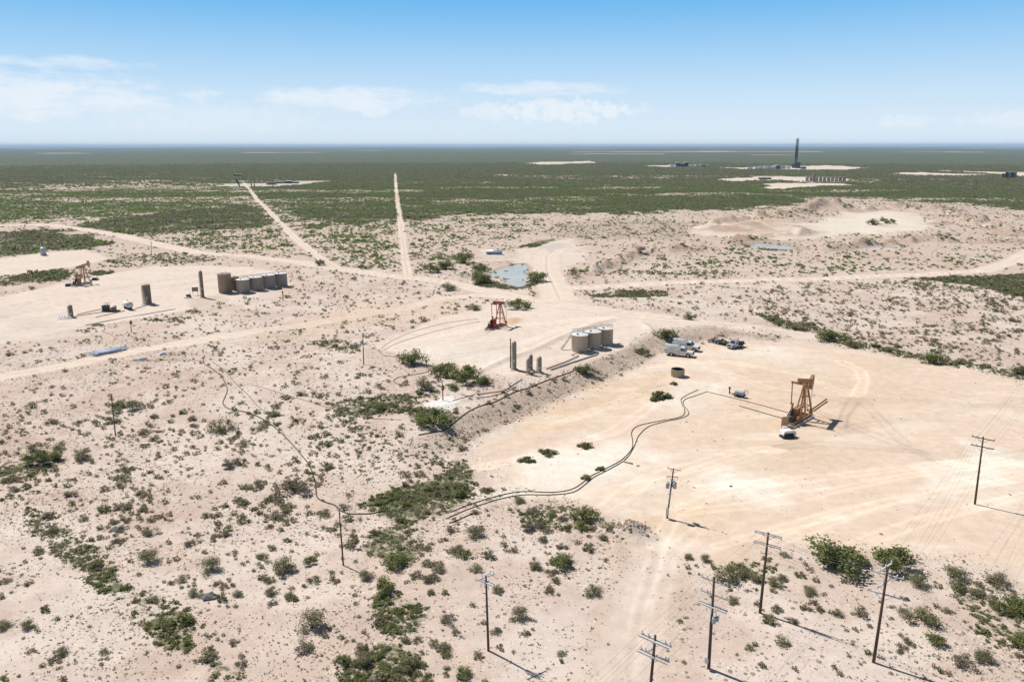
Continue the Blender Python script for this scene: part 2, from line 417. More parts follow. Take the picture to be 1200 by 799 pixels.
# vegetation zones: pixels, shrub cover, grass cover, edge softness (m)
ZONES = [
    ([(-400, 171.9), (1600, 171.9), (1600, 262), (1200, 246), (1140, 240), (1040, 235), (960, 231), (900, 240), (850, 246), (800, 247), (720, 250), (640, 251), (560, 251), (480, 257), (465, 262), (380, 268), (345, 270), (320, 250), (300, 236), (285, 222), (200, 217), (100, 222), (-400, 234)], .78, .62, 26),
    ([(-400, 234), (-400, 226), (100, 219), (200, 216), (285, 221), (300, 240), (230, 246), (120, 254), (0, 262), (-400, 275)], .5, .22, 25),
    ([(-200, 277), (0, 271), (60, 268), (110, 275), (132, 285), (110, 292), (60, 295), (0, 300), (-200, 308)], .8, .75, 9),
    ([(80, 266), (110, 259), (160, 253), (200, 247), (250, 244), (290, 238), (306, 245), (332, 260), (300, 270), (200, 274), (110, 276)], .72, .7, 12),
    ([(140, 276), (330, 264), (356, 290), (370, 300), (300, 298), (235, 294), (180, 284)], .36, .06, 12),
    ([(345, 271), (462, 263), (470, 318), (400, 312), (372, 298)], .38, .06, 10),
    ([(478, 262), (560, 256), (640, 256), (640, 268), (560, 290), (500, 318), (482, 318)], .28, .03, 10),
    ([(-60, 326), (0, 319), (60, 313), (84, 321), (80, 327), (40, 330), (0, 336), (-60, 340)], .6, .7, 4),
    ([(100, 320), (118, 316), (140, 320), (125, 324)], .7, .7, 2),
    ([(135, 300), (200, 296), (260, 302), (240, 308), (180, 309), (130, 314)], .2, .15, 6),
    ([(640, 262), (720, 257), (780, 258), (822, 263), (832, 275), (800, 281), (740, 281), (690, 283), (640, 276)], .22, .42, 12),
    ([(680, 318), (740, 300), (830, 288), (860, 292), (900, 296), (1000, 302), (1150, 300), (1190, 295), (1160, 314), (1000, 321), (860, 324), (700, 328)], .2, .05, 8),
    ([(860, 338), (1000, 332), (1140, 326), (1200, 345), (1330, 370), (1330, 468), (1200, 440), (1090, 424), (1000, 400), (930, 380), (870, 366)], .23, .05, 7),
    ([(1060, 327), (1130, 325), (1200, 322), (1330, 330), (1330, 366), (1200, 349), (1160, 339), (1120, 332)], .7, .85, 4),
    ([(882, 366), (930, 376), (965, 386), (1000, 397), (1030, 407), (1090, 419), (1200, 438), (1330, 462), (1330, 470), (1200, 447), (1100, 430), (1000, 408), (950, 396), (905, 384)], .42, .45, 2.5),
    ([(690, 346), (730, 341), (780, 340), (782, 346), (740, 349), (700, 349)], .3, .6, 3),
    ([(608, 290), (625, 283), (650, 279), (655, 284), (640, 288), (620, 291)], .1, 1.0, 3),
    ([(655, 284), (690, 284), (700, 288), (660, 289)], .05, .4, 3),
    ([(556, 320), (570, 326), (590, 333), (612, 338), (640, 330), (646, 322), (625, 318), (622, 332), (606, 340), (560, 336)], .2, .9, 3),
    ([(565, 296), (590, 296), (592, 302), (565, 302)], .05, .35, 3),
    ([(865, 287), (880, 282), (930, 284), (960, 291), (900, 294)], .1, .45, 3),
    ([(360, 400), (400, 397), (425, 405), (420, 415), (385, 414)], .35, .35, 3),
    ([(150, 366), (190, 358), (225, 360), (240, 370), (200, 378), (160, 376)], .3, .35, 3),
    ([(-60, 300), (420, 420), (420, 470), (300, 500), (-60, 520)], .09, .04, 20),
    ([(-60, 470), (200, 480), (420, 480), (430, 700), (420, 800), (300, 720), (120, 640), (-60, 580)], .25, .08, 9),
    ([(-60, 590), (0, 600), (100, 665), (200, 745), (260, 830), (-100, 830)], .06, .02, 5),
    ([(385, 474), (410, 466), (440, 462), (480, 465), (500, 475), (470, 483), (430, 488), (395, 486)], .35, .75, 2),
    ([(476, 482), (500, 477), (530, 480), (536, 490), (515, 501), (490, 503)], .4, .7, 1.5),
    ([(500, 455), (530, 462), (500, 472), (478, 468)], .3, .45, 1.5),
    ([(385, 500), (480, 505), (500, 520), (560, 500), (540, 545), (440, 560), (380, 560)], .16, .12, 5),
    ([(412, 592), (450, 576), (490, 565), (520, 553), (545, 540), (556, 552), (550, 578), (530, 598), (500, 610), (470, 612), (440, 608)], .25, 1.0, 2.2),
    ([(424, 625), (455, 615), (490, 605), (505, 630), (498, 655), (470, 668), (440, 660), (424, 645)], .25, .85, 2.2),
    ([(425, 700), (450, 690), (485, 700), (505, 720), (490, 745), (455, 745), (430, 725)], .12, .75, 2.2),
    ([(400, 775), (430, 760), (470, 755), (495, 770), (510, 830), (390, 830)], .35, .75, 2),
    ([(480, 610), (560, 600), (600, 590), (640, 620), (700, 640), (720, 700), (640, 760), (560, 780), (500, 750)], .14, .07, 6),
    ([(-60, 552), (0, 543), (30, 533), (70, 532), (72, 542), (55, 555), (20, 562), (-60, 566)], .3, .7, 2),
    ([(0, 585), (30, 615), (90, 660), (150, 715), (210, 760), (240, 745), (180, 705), (120, 655), (60, 610), (20, 580)], .4, .55, 3),
    ([(94, 676), (118, 670), (140, 680), (146, 693), (118, 698)], .3, .85, 1),
    ([(164, 733), (185, 724), (210, 738), (236, 755), (218, 766), (188, 756)], .3, .85, 1),
    ([(234, 768), (262, 772), (285, 790), (280, 830), (245, 815)], .2, .6, 1),
    ([(600, 598), (640, 590), (672, 592), (700, 602), (724, 613), (690, 620), (650, 622), (615, 615)], .3, .5, 1.5),
    ([(595, 530), (650, 518), (700, 520), (690, 530), (640, 540), (600, 545)], .1, .14, 2),
    ([(790, 655), (845, 655), (900, 650), (940, 652), (1000, 660), (1100, 672), (1200, 694), (1330, 715), (1330, 830), (900, 830), (800, 760)], .1, .06, 3),
    ([(1105, 690), (1200, 700), (1260, 715), (1260, 770), (1190, 768), (1150, 735)], .3, .38, 3),
    ([(840, 660), (895, 655), (910, 680), (880, 695), (845, 690)], .2, .3, 2),
]
ZW = [(poly_world(z[0]), z[1], z[2], z[3]) for z in ZONES]

def cover(x, y):
    """shrub cover, grass cover, bare (pads, roads) at world points"""
    d = np.hypot(x, y)
    c = np.full(x.shape, .09); gr = np.full(x.shape, .03)
    jn = np.where(d > 900, fbm(x, y, 35, 3, 44), fbm(x, y, 9, 3, 21)) - .5
    jn2 = fbm(x, y, 70, 3, 22) - .5
    for P, cc, gg, soft in ZW:
        sd = poly_sd(x, y, P, max(60, soft * 3))
        k = sstep(-.5, .5, (sd + (jn * (2.6 if soft > 4 else 1.4) * soft + jn2 * 1.4 * soft * (soft > 8))) / soft)
        c = c * (1 - k) + cc * k; gr = gr * (1 - k) + gg * k
    far = sstep(500, 900, d)
    vf = sstep(1500, 1900, d); c = c * (1 - vf) + .85 * vf; gr = gr * (1 - vf) + .62 * vf
    # open, paler strips through the far scrub
    st = fbm(x * .45 + y * .08, y * 1.1, 85, 5, 31); big = fbm(x * .5, y, 420, 3, 33)
    lot = sstep(.70, .76, fbm(x * .35, y * 1.0, 700, 4, 35)) * sstep(2500, 4000, d); c = c * (1 - .85 * lot); gr = gr * (1 - .85 * lot)
    gap = sstep(.55, .70, st + .5 * (big - .5)) * far * (1 - .65 * sstep(1400, 3000, d))
    gap = gap * np.clip(-.3 + 2.6 * fbm(x, y, 24, 3, 36), 0, 1.1)
    gap = gap * (1 - .8 * sstep(1500, 2300, d)); c = c * (1 - .6 * gap); gr = gr * (1 - .8 * gap)
    c = c * (1 - (1 - far) * .55 * sstep(.5, .3, fbm(x, y, 14, 3, 24)))
    for (mx, my, mh_, rx, ry) in MOUNDS:
        if my > 300: c = np.maximum(c, .3 * np.exp(-((x - mx) / (rx * 1.1)) ** 2 - ((y - my) / (ry * 1.1)) ** 2))
    b = np.zeros(x.shape)
    for nme, P in PADW.items():
        e_ = nme == 'east_well_pad'
        b = np.maximum(b, sstep(-.8, .8, (poly_sd(x, y, P, 30) + jn * (9 if e_ else 4)) / (3.0 if e_ else 1.6)))
    for nme, P in GRAVW.items():
        b = np.maximum(b, .97 * sstep(-.8, .8, (poly_sd(x, y, P, 60) + jn * np.maximum(5, d / 24)) / np.maximum(2.0, d / 300)))
    for nme, (P, w) in ROADW.items():
        b = np.maximum(b, sstep(1.0, -1.0, (line_d(x, y, P, 40) - w + jn * 2.2) / 1.0) * (1 if nme != 'foreground_track' else .9))
    return c * (1 - b), gr * (1 - b), b

# tyre tracks and drag marks (pixels, how much lighter)
TRACKS = [([(985, 424), (1008, 434), (1012, 448), (1002, 468), (990, 485), (985, 500)], .09), ([(820, 572), (880, 566), (960, 560), (1040, 551), (1130, 540), (1250, 525)], .06),
    ([(800, 600), (880, 592), (960, 578), (1060, 558), (1200, 540)], .06), ([(770, 640), (790, 600), (850, 575), (920, 560)], .05), ([(840, 640), (930, 615), (1030, 590), (1200, 560)], .06),
    ([(1200, 480), (1080, 470), (990, 470), (900, 455), (830, 430)], .05), ([(760, 430), (800, 425), (860, 425), (940, 440), (1010, 470), (1060, 520)], .05), ([(640, 500), (700, 480), (760, 455), (800, 440)], .05),
    ([(560, 548), (640, 530), (720, 505), (770, 470)], .05), ([(700, 600), (760, 560), (860, 530), (960, 520), (1080, 530)], .05), ([(752, 800), (765, 720), (785, 650), (830, 610)], .03), ([(735, 800), (752, 715), (772, 640)], .02),
    ([(0, 372), (100, 350), (200, 335), (260, 325)], .05), ([(0, 360), (120, 340), (240, 320), (330, 325)], .05), ([(480, 400), (560, 385), (640, 378), (720, 372)], .05), ([(520, 420), (600, 405), (660, 385), (720, 370)], .05), ([(900, 640), (1000, 600), (1100, 570), (1200, 548)], .05),
    ([(1000, 640), (1080, 610), (1200, 580)], .06), ([(930, 470), (1000, 500), (1100, 540), (1200, 560)], .05), ([(690, 580), (800, 560), (900, 530), (1000, 500), (1200, 470)], .04)]
TRW = [(poly_world(t), a) for t, a in TRACKS]
# stained / bleached patches (pixels, colour, strength, softness)
PATCH = [([(-80, 600), (0, 603), (60, 648), (130, 705), (240, 830), (40, 850), (-80, 720)], (.60, .515, .445), .6, 8), ([(300, 470), (420, 500), (430, 560), (300, 560)], (.58, .49, .42), .5, 10), ([(560, 700), (700, 690), (720, 790), (580, 800)], (.58, .49, .42), .5, 6),
    ([(590, 545), (640, 525), (700, 515), (760, 530), (740, 560), (700, 560), (660, 572), (600, 570)], (.695, .625, .535), .9, 6), ([(815, 570), (850, 555), (905, 570), (905, 592), (860, 590)], (.72, .66, .57), .9, 4),
    ([(1090, 545), (1160, 530), (1215, 545), (1180, 575), (1110, 575)], (.70, .64, .55), .8, 6), ([(475, 410), (520, 402), (570, 410), (600, 425), (540, 428), (500, 420)], (.63, .56, .48), .7, 4),
    ([(760, 470), (810, 450), (850, 448), (840, 470), (790, 490)], (.70, .64, .55), .8, 4), ([(835, 415), (890, 408), (960, 416), (940, 432), (860, 430)], (.69, .62, .53), .7, 5),
    ([(560, 500), (640, 478), (720, 450), (770, 440), (760, 465), (680, 490), (600, 515)], (.56, .415, .28), .65, 6), ([(820, 470), (900, 470), (980, 490), (960, 540), (860, 530)], (.57, .43, .30), .5, 8), ([(740, 585), (800, 570), (880, 600), (860, 640), (790, 640)], (.56, .42, .29), .55, 7),
    ([(630, 290), (648, 286), (668, 286), (664, 291), (645, 294)], (.42, .40, .36), .8, 3), ([(588, 376), (605, 372), (612, 378), (600, 382)], (.45, .25, .12), .7, 1.2), ([(500, 474), (522, 465), (540, 472), (520, 480)], (.68, .65, .6), .9, 1), ([(420, 350), (520, 352), (540, 362), (470, 378), (380, 385), (320, 390)], (.54, .41, .31), .6, 7),
    ([(300, 400), (400, 378), (420, 383), (320, 404)], (.54, .42, .31), .55, 4), ([(830, 256), (900, 248), (930, 262), (900, 278), (850, 274)], (.52, .40, .29), .6, 8), ([(940, 262), (1030, 248), (1080, 262), (1040, 275), (960, 278)], (.63, .56, .46), .7, 8),
    ([(1000, 290), (1030, 288), (1045, 292), (1010, 295)], (.62, .58, .53), .8, 3), ([(930, 492), (965, 488), (975, 500), (940, 510)], (.50, .38, .27), .5, 2), ([(0, 365), (60, 372), (70, 390), (0, 396)], (.47, .41, .37), .5, 6),
    ([(215, 350), (262, 345), (270, 352), (230, 362)], (.42, .33, .27), .5, 2), ([(575, 446), (640, 430), (700, 418), (710, 424), (640, 446)], (.48, .36, .29), .5, 2), ([(550, 300), (610, 296), (612, 304), (560, 306)], (.44, .35, .27), .5, 4)]
PATW = [(poly_world(p[0]), np.array(p[1]), p[2], p[3]) for p in PATCH]
SAND = np.array((.50, .395, .325)); SAND2 = np.array((.56, .465, .395)); PINK = np.array((.425, .305, .245)); PADC = np.array((.60, .472, .365)); ROADC = np.array((.61, .505, .415))
DARKS = np.array((.40, .31, .25))

def build_ground():
    rows = [3, 8, 14, 20, 26, 32, 38, 44, 49, 53, 56]
    r = 58.0
    while r < 42000:
        rows.append(r)
        px = r * r / (F * CAMH)
        if r < 335: st = px * 1.25
        elif r < 850: st = 2.6
        else: st = max(px * .4, 6.0); st = min(st, r * .05)
        r += max(st, .1)
    rows = np.array(rows)
    th = list(np.arange(-37.5, 37.51, .105))
    rest = np.linspace(37.5, 322.5, 48)[1:-1]
    th = np.radians(np.array(th + list(rest)))
    nr, nt = len(rows), len(th)
    X = rows[:, None] * np.sin(th)[None]; Y = rows[:, None] * np.cos(th)[None]
    x = X.ravel(); y = Y.ravel(); d = np.hypot(x, y)
    z = height(x, y)
    c, gr, b = cover(x, y)
    n1 = fbm(x, y, 40, 4, 41); n2 = fbm(x, y, 9, 4, 42); n3 = fbm(x, y, 150, 3, 43)
    def lerp(a, bb, k): return a * (1 - k[:, None]) + bb * k[:, None]
    col = lerp(np.repeat(SAND[None], len(x), 0), SAND2, sstep(.42, .62, n2))
    col = lerp(col, PINK, .42 * sstep(.5, .72, n1) * (1 - .4 * sstep(.4, .6, n2)))
    col = lerp(col, PINK, .45 * sstep(280, 420, d) * sstep(.3, .6, n2)); col = lerp(col, DARKS, .5 * sstep(500, 1200, d))
    mh = np.zeros(x.shape)
    for (mx, my, mh_, rx, ry) in MOUNDS: mh = np.maximum(mh, np.exp(-((x - mx) / (rx * 1.1)) ** 2 - ((y - my) / (ry * 1.1)) ** 2) * min(1, mh_ / 2.2))
    for (P, rh, rw) in RIDGES:
        if rh > 1: mh = np.maximum(mh, np.exp(-(line_d(x, y, P, 20) / (rw * 1.2)) ** 2))
    MC = np.array((.37, .265, .20))
    jn = np.where(d > 900, fbm(x, y, 35, 3, 44), fbm(x, y, 7, 3, 44)) - .5
    # brown rubble face of the terrace
    k = np.zeros(x.shape); q = (np.abs(x) < 220) & (y > 90) & (y < 420)
    dist, side, tt, L = seg_dist(x[q], y[q], TOE, False)
    sd = dist * side + jn[q] * 3
    k[q] = sstep(-1.5, .8, sd) * (1 - sstep(5.5, 8.5, sd)) * sstep(0, 22, tt) * (1 - sstep(L - 14, L, tt))
    col = lerp(col, np.array((.41, .315, .245)), k * .9); face = k
    for nme, P in PADW.items():
        e_ = nme == 'east_well_pad'
        kk = sstep(-.8, .8, (poly_sd(x, y, P, 30) + jn * (10 if e_ else 4)) / (4.5 if e_ else 1.8))
        pc = PADC if nme == 'east_well_pad' else np.array((.605, .505, .42))
        col = lerp(col, pc, kk * (.93 + .07 * n2) * (1 - .55 * face))
    for nme, P in GRAVW.items():
        kk = sstep(-1, 1, (poly_sd(x, y, P, 60) + jn * np.maximum(4, d / 24)) / np.maximum(2.0, d / 300))
        col = lerp(col, np.array((.60, .51, .42)) if nme != 'west_battery_pad' else np.array((.5, .43, .36)), kk * .9)
    for nme, (P, w) in ROADW.items():
        dd = line_d(x, y, P, 40)
        kk = sstep(1.2, -1.2, (dd - w + jn * 2.4)) * (.95 if nme != 'foreground_track' else .4)
        ed = np.exp(-((dd - w - .6) / 1.0) ** 2) * .5
        col = lerp(col, np.array((.47, .345, .24)), ed * .6)
        col = lerp(col, ROADC, kk)
        rut = np.exp(-((dd - 1.0) / .45) ** 2); mid = np.exp(-(dd / .5) ** 2)
        col = col * (1 + (.10 * rut - .16 * mid) * kk)[:, None]
    for P, pc, s, soft in PATW:
        kk = sstep(-1, 1, (poly_sd(x, y, P, 40) + jn * 3.6 * soft) / soft) * s * (.55 + .9 * n2)
        col = lerp(col, pc, np.clip(kk, 0, 1))
    col = lerp(col, MC, np.clip(mh * (.25 + 1.6 * sstep(.38, .62, n2)), 0, 1) * .8)
    pr = sstep(-1, 1.5, poly_sd(x, y, PAD_R_W, 10))
    wv = fbm(x * .35 + y * .5, y * 1.1 - x * .2, 6, 4, 46)
    col = lerp(col, np.array((.655, .565, .46)), .5 * pr * sstep(.52, .7, wv)); col = lerp(col, np.array((.56, .42, .30)), .4 * pr * sstep(.5, .72, n1))
    for P, a in TRW:
        dd = line_d(x, y, P, 6) + (fbm(x, y, 12, 2, 48) - .5) * 1.2
        m = (np.exp(-((np.abs(dd - 1.0)) / .32) ** 2) + .35 * np.exp(-(dd / 1.6) ** 2)) * (.4 + 1.0 * n2)
        col = col * (1 + 2.8 * a * m * np.where(n3 > .5, 1, -.8))[:, None]
    for nme, P in PONDS.items():
        kk = sstep(-3.0, 0, poly_sd(x, y, P, 20) + jn * 5)
        col = lerp(col, np.array((.30, .25, .19)), kk * .85)
    veg = np.clip(gr * (.82 - .17 * sstep(300, 900, d)) + c * (sstep(330, 900, d) * 1.0), 0, 1)
    veg = veg + .5 * sstep(1600, 2500, d) * (c > .45)
    veg = np.clip(veg + .28 * sstep(900, 1500, d) * (c > .3), 0, 1)
    rough = np.clip(1 - .78 * b, 0, 1) * (1 - .3 * pr)
    rough = np.maximum(rough, face)
    grn = np.clip(.15 + .85 * gr, 0, 1) * (1 - .2 * sstep(900, 3000, d))
    # object split by faces
    names = ['ground'] + list(PADS) + list(GRAVEL) + list(ROADS)
    cls = np.zeros((nr - 1, nt), int)
    xc = .25 * (X[:-1] + X[1:] + np.roll(X, -1, 1)[:-1] + np.roll(X, -1, 1)[1:]).ravel(); yc = .25 * (Y[:-1] + Y[1:] + np.roll(Y, -1, 1)[:-1] + np.roll(Y, -1, 1)[1:]).ravel()
    cl = cls.ravel(); jc = fbm(xc, yc, 7, 3, 44) - .5
    for i, (P, w) in enumerate(ROADW.values()): cl[line_d(xc, yc, P, 30) + jc * 2.4 < w] = 1 + len(PADS) + len(GRAVEL) + i
    for i, P in enumerate(GRAVW.values()): cl[poly_sd(xc, yc, P, 10) + jc * 3 > 0] = 1 + len(PADS) + i
    for i, P in enumerate(PADW.values()): cl[poly_sd(xc, yc, P, 10) + jc * 3 > 0] = 1 + i
    jj, ii = np.meshgrid(np.arange(nt), np.arange(nr - 1)); j2 = (jj + 1) % nt
    quads = np.stack([ii * nt + jj, (ii + 1) * nt + jj, (ii + 1) * nt + j2, ii * nt + j2], -1).reshape(-1, 4)[:, ::-1]
    m = ground_mat()
    co = np.stack([x, y, z], 1); rgba = np.concatenate([col, np.ones((len(x), 1))], 1)
    for ci, nme in enumerate(names):
        qs = quads[cl == ci]
        if not len(qs): continue
        if ci == 0:
            hole = [0]
        used, inv = np.unique(qs, return_inverse=True)
        me = bpy.data.meshes.new(nme)
        me.vertices.add(len(used)); me.vertices.foreach_set('co', co[used].astype(np.float32).ravel())
        me.loops.add(len(qs) * 4); me.loops.foreach_set('vertex_index', inv.astype(np.int32).ravel())
        me.polygons.add(len(qs)); me.polygons.foreach_set('loop_start', np.arange(0, len(qs) * 4, 4, dtype=np.int32))
        me.polygons.foreach_set('use_smooth', np.ones(len(qs), bool))
        me.update(calc_edges=True)
        a = me.attributes.new('soil', 'FLOAT_COLOR', 'POINT'); a.data.foreach_set('color', rgba[used].astype(np.float32).ravel())
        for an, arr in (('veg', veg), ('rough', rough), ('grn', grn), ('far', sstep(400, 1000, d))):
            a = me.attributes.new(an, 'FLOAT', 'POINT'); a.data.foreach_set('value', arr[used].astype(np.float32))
        me.materials.append(m)
        o = bpy.data.objects.new(nme, me); COL.objects.link(o); tag(o, kind='structure')

def ground_mat():
    m = bpy.data.materials.new('desert_soil'); m.use_nodes = True; g = NT(m.node_tree)
    P = g.new('ShaderNodeNewGeometry').outputs['Position']
    soil = g.attr('soil', out='Color'); veg = g.attr('veg'); rough = g.attr('rough'); grn = g.attr('grn')
    a = g.noise(P, .5, 6, .62); b = g.noise(P, 3.1, 5, .65); e = g.noise(P, .09, 4, .6)
    f = g.m('MULTIPLY', g.rng(a, .3, .7, .9, 1.09), g.rng(b, .3, .7, .94, 1.05))
    f = g.m('MULTIPLY', f, g.rng(e, .3, .7, .95, 1.04))
    c = g.mix(1.0, soil, f, 'MULTIPLY')
    # gravel, tiny dead tufts
    def specks(scale, thr, col, amt, c, seed):
        v = g.new('ShaderNodeTexVoronoi', feature='F1'); g.put(v.inputs['Vector'], g.vm('ADD', P, (seed, seed * 2.1, 0))); v.inputs['Scale'].default_value = scale
        sp = g.new('ShaderNodeSeparateColor'); g.put(sp.inputs[0], v.outputs['Color'])
        rad = g.m('MULTIPLY', g.m('POWER', sp.outputs[0], 2.2), thr)
        rad = g.m('MULTIPLY', rad, g.rng(g.noise(P, .13, 3), .38, .62, .45, 1.25))
        k = g.rng(g.m('SUBTRACT', rad, v.outputs['Distance']), 0, .07, 0, 1)
        return g.mix(g.m('MULTIPLY', g.m('MULTIPLY', k, rough), amt), c, col)
    c = specks(1.35, .42, (.15, .125, .085, 1), .8, c, 3.0)
    c = specks(3.2, .42, (.26, .20, .15, 1), .7, c, 11.0)
    c = specks(2.3, .40, (.64, .57, .49, 1), .8, c, 23.0)
    c = specks(5.5, .42, (.66, .60, .53, 1), .6, c, 31.0)
    wn = g.noise(P, .035, 5, .6); ch = g.rng(g.m('ABSOLUTE', g.m('SUBTRACT', wn, .5)), 0, .012, 1, 0, True)
    c = g.mix(g.m('MULTIPLY', g.m('MULTIPLY', ch, rough), .35), c, (.60, .51, .43, 1))
    # plant cover
    n = g.noise(P, .42, 5, .68); n = g.m('ADD', g.m('MULTIPLY', n, .62), g.m('MULTIPLY', g.noise(P, 2.4, 3, .6), .38))
    n = g.rng(n, .36, .64, 0, 1)
    k = g.rng(g.m('SUBTRACT', g.m('MULTIPLY', veg, 1.12), n), -.12, .34, 0, .96)
    gc = g.mix(grn, (.13, .105, .068, 1), (.105, .12, .05, 1))
    gc = g.mix(g.attr('far'), gc, g.mix(grn, (.062, .064, .031, 1), (.042, .074, .020, 1)))  # far plant tones darkened: the canopy's self-shadow is painted into the colour
    gc = g.mix(g.rng(g.noise(P, .06, 4), .35, .65, 0, .55), gc, (.06, .078, .034, 1))
    gc = g.mix(g.rng(b, .35, .7, 0, .5), gc, (.16, .155, .085, 1))
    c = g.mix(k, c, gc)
    bs = g.new('ShaderNodeBsdfPrincipled'); g.put(bs.inputs['Base Color'], c); bs.inputs['Roughness'].default_value = 1; bs.inputs['Specular IOR Level'].default_value = .08
    bp = g.new('ShaderNodeBump'); bp.inputs['Strength'].default_value = .5; bp.inputs['Distance'].default_value = .12
    hgt = g.m('ADD', g.m('MULTIPLY', a, .6), g.m('MULTIPLY', b, g.rng(rough, 0, 1, .12, .5)))
    g.put(bp.inputs['Height'], hgt); g.l.new(bp.outputs[0], bs.inputs['Normal'])
    g.l.new(bs.outputs[0], g.new('ShaderNodeOutputMaterial').inputs[0])
    return m
build_ground()

# water
wm = bpy.data.materials.new('pond_water'); wm.use_nodes = True; g = NT(wm.node_tree)
P = g.new('ShaderNodeNewGeometry').outputs['Position']
bs = g.new('ShaderNodeBsdfPrincipled'); g.put(bs.inputs['Base Color'], g.mix(g.rng(g.noise(P, .12, 4), .4, .6), (.40, .40, .37, 1), (.46, .44, .385, 1)))
bs.inputs['Roughness'].default_value = .3; bs.inputs['IOR'].default_value = 1.33
bp = g.new('ShaderNodeBump'); bp.inputs['Strength'].default_value = .12; bp.inputs['Distance'].default_value = .05; g.put(bp.inputs['Height'], g.noise(P, 1.6, 3)); g.l.new(bp.outputs[0], bs.inputs['Normal'])
g.l.new(bs.outputs[0], g.new('ShaderNodeOutputMaterial').inputs[0])
for nme, P in PONDS.items():
    ctr = P.mean(0); Q = ctr + (P - ctr) * 1.12
    mb = MB(); mb.add([(a, b, -.17) for a, b in Q], [tuple(range(len(Q)))])
    o = mb.build({'main': 'pond_water', 'quarry': 'quarry_pond_water'}[nme], wm); tag(o, kind='structure')
# ------------------------------------------------------------------ plants
def leaf_mat(name, dark, light, tip, trans=.42):
    m = bpy.data.materials.new(name); m.use_nodes = True; g = NT(m.node_tree)
    r = g.new('ShaderNodeObjectInfo').outputs['Random']
    tc = g.new('ShaderNodeTexCoord').outputs['Object']
    ge = g.new('ShaderNodeNewGeometry').outputs['Random Per Island']
    c = g.mix(r, dark, light)
    c = g.mix(g.rng(ge, .5, 1, 0, .75), c, tip)
    c = g.mix(g.rng(g.noise(tc, 2.2, 2), .45, .7, 0, .5), c, dark)
    d = g.new('ShaderNodeBsdfPrincipled'); g.put(d.inputs['Base Color'], c); d.inputs['Roughness'].default_value = .75; d.inputs['Specular IOR Level'].default_value = .2
    t = g.new('ShaderNodeBsdfTranslucent'); g.put(t.inputs[0], c)
    mx = g.new('ShaderNodeMixShader'); mx.inputs[0].default_value = trans; g.l.new(d.outputs[0], mx.inputs[1]); g.l.new(t.outputs[0], mx.inputs[2])
    g.l.new(mx.outputs[0], g.new('ShaderNodeOutputMaterial').inputs[0])
    return m
LM = {
    'olive': leaf_mat('olive_leaves', (.19, .182, .092), (.275, .255, .145), (.37, .335, .20)),
    'green': leaf_mat('green_leaves', (.145, .168, .050), (.21, .228, .078), (.30, .30, .12)),
    'grey': leaf_mat('grey_leaves', (.185, .155, .105), (.265, .225, .155), (.36, .31, .225)),
    'fargreen': leaf_mat('far_green_leaves', (.13, .205, .036), (.20, .28, .058), (.28, .33, .095)),
    'weed': leaf_mat('weed_leaves', (.145, .155, .05), (.215, .22, .08), (.30, .29, .14)),
    'herb': leaf_mat('herb_leaves', (.20, .212, .10), (.265, .27, .14), (.25, .25, .13)),
    'dry': leaf_mat('dry_grass', (.17, .145, .075), (.23, .20, .11), (.31, .27, .17)),
}
STEM = mat('woody_stem', (.13, .10, .07), .9, var=.3)

def bush_parts(kind, seed, n):
    """leaf clumps (quads) and stems of a bush about 2 m across and 1.5 m high"""
    r = random.Random(seed)
    lf = MB(); st = MB()
    nl = {'fargreen': 8, 'olive': 7, 'green': 8, 'grey': 6, 'weed': 6, 'dry': 6, 'herb': 7}[kind]
    hh = {'fargreen': 1.1, 'olive': 1.0, 'green': 1.1, 'grey': .8, 'weed': .75, 'dry': .8, 'herb': .6}[kind]
    lobes = []
    for i in range(nl):
        a = 6.283 * (i + r.random() * .8) / nl; q = .25 + .62 * r.random() ** .7
        if i == 0: q = .1
        lobes.append((q * math.cos(a), q * math.sin(a), hh * (.30 + .45 * r.random()) * (1.15 - .55 * q), .26 + .26 * r.random()))
    size = {'fargreen': .15, 'olive': .115, 'green': .14, 'grey': .11, 'weed': .16, 'dry': .1, 'herb': .12}[kind] * (300 / n) ** .42
    for i in range(n):
        L = lobes[r.randrange(nl)]
        while True:
            v = Vector((r.uniform(-1, 1), r.uniform(-1, 1), r.uniform(-1, 1)))
            if v.length < 1: break
        v = v * (.45 + .55 * v.length)
        if r.random() < .12: v *= 1.45
        p = Vector((L[0] + v.x * L[3] * 1.05, L[1] + v.y * L[3] * 1.05, max(.05, L[2] + v.z * L[3] * hh * .85)))
        s = size * r.uniform(.6, 1.35)
        ax = Vector((r.gauss(0, 1), r.gauss(0, 1), r.gauss(0, 1) + 1.7)).normalized()
        u = ax.orthogonal().normalized(); w = ax.cross(u); a = r.random() * 6.28
        u, w = u * math.cos(a) + w * math.sin(a), w * math.cos(a) - u * math.sin(a)
        e = r.uniform(.35, .8)
        lf.add([p - u * s, p + w * s * e, p + u * s, p - w * s * e], [(0, 1, 2, 3)])
    for L in lobes:
        k = 2 if n > 100 else 1
        for j in range(k):
            b = Vector((r.uniform(-.08, .08), r.uniform(-.08, .08), -.05)); t = Vector((L[0] + r.uniform(-.15, .15), L[1] + r.uniform(-.15, .15), L[2] + .5 * L[3]))
            mid = (b + t) / 2 + Vector((r.uniform(-.1, .1), r.uniform(-.1, .1), .1))
            st.tube([b, mid, t], .016 if n > 100 else .022, 3)
    return lf, st

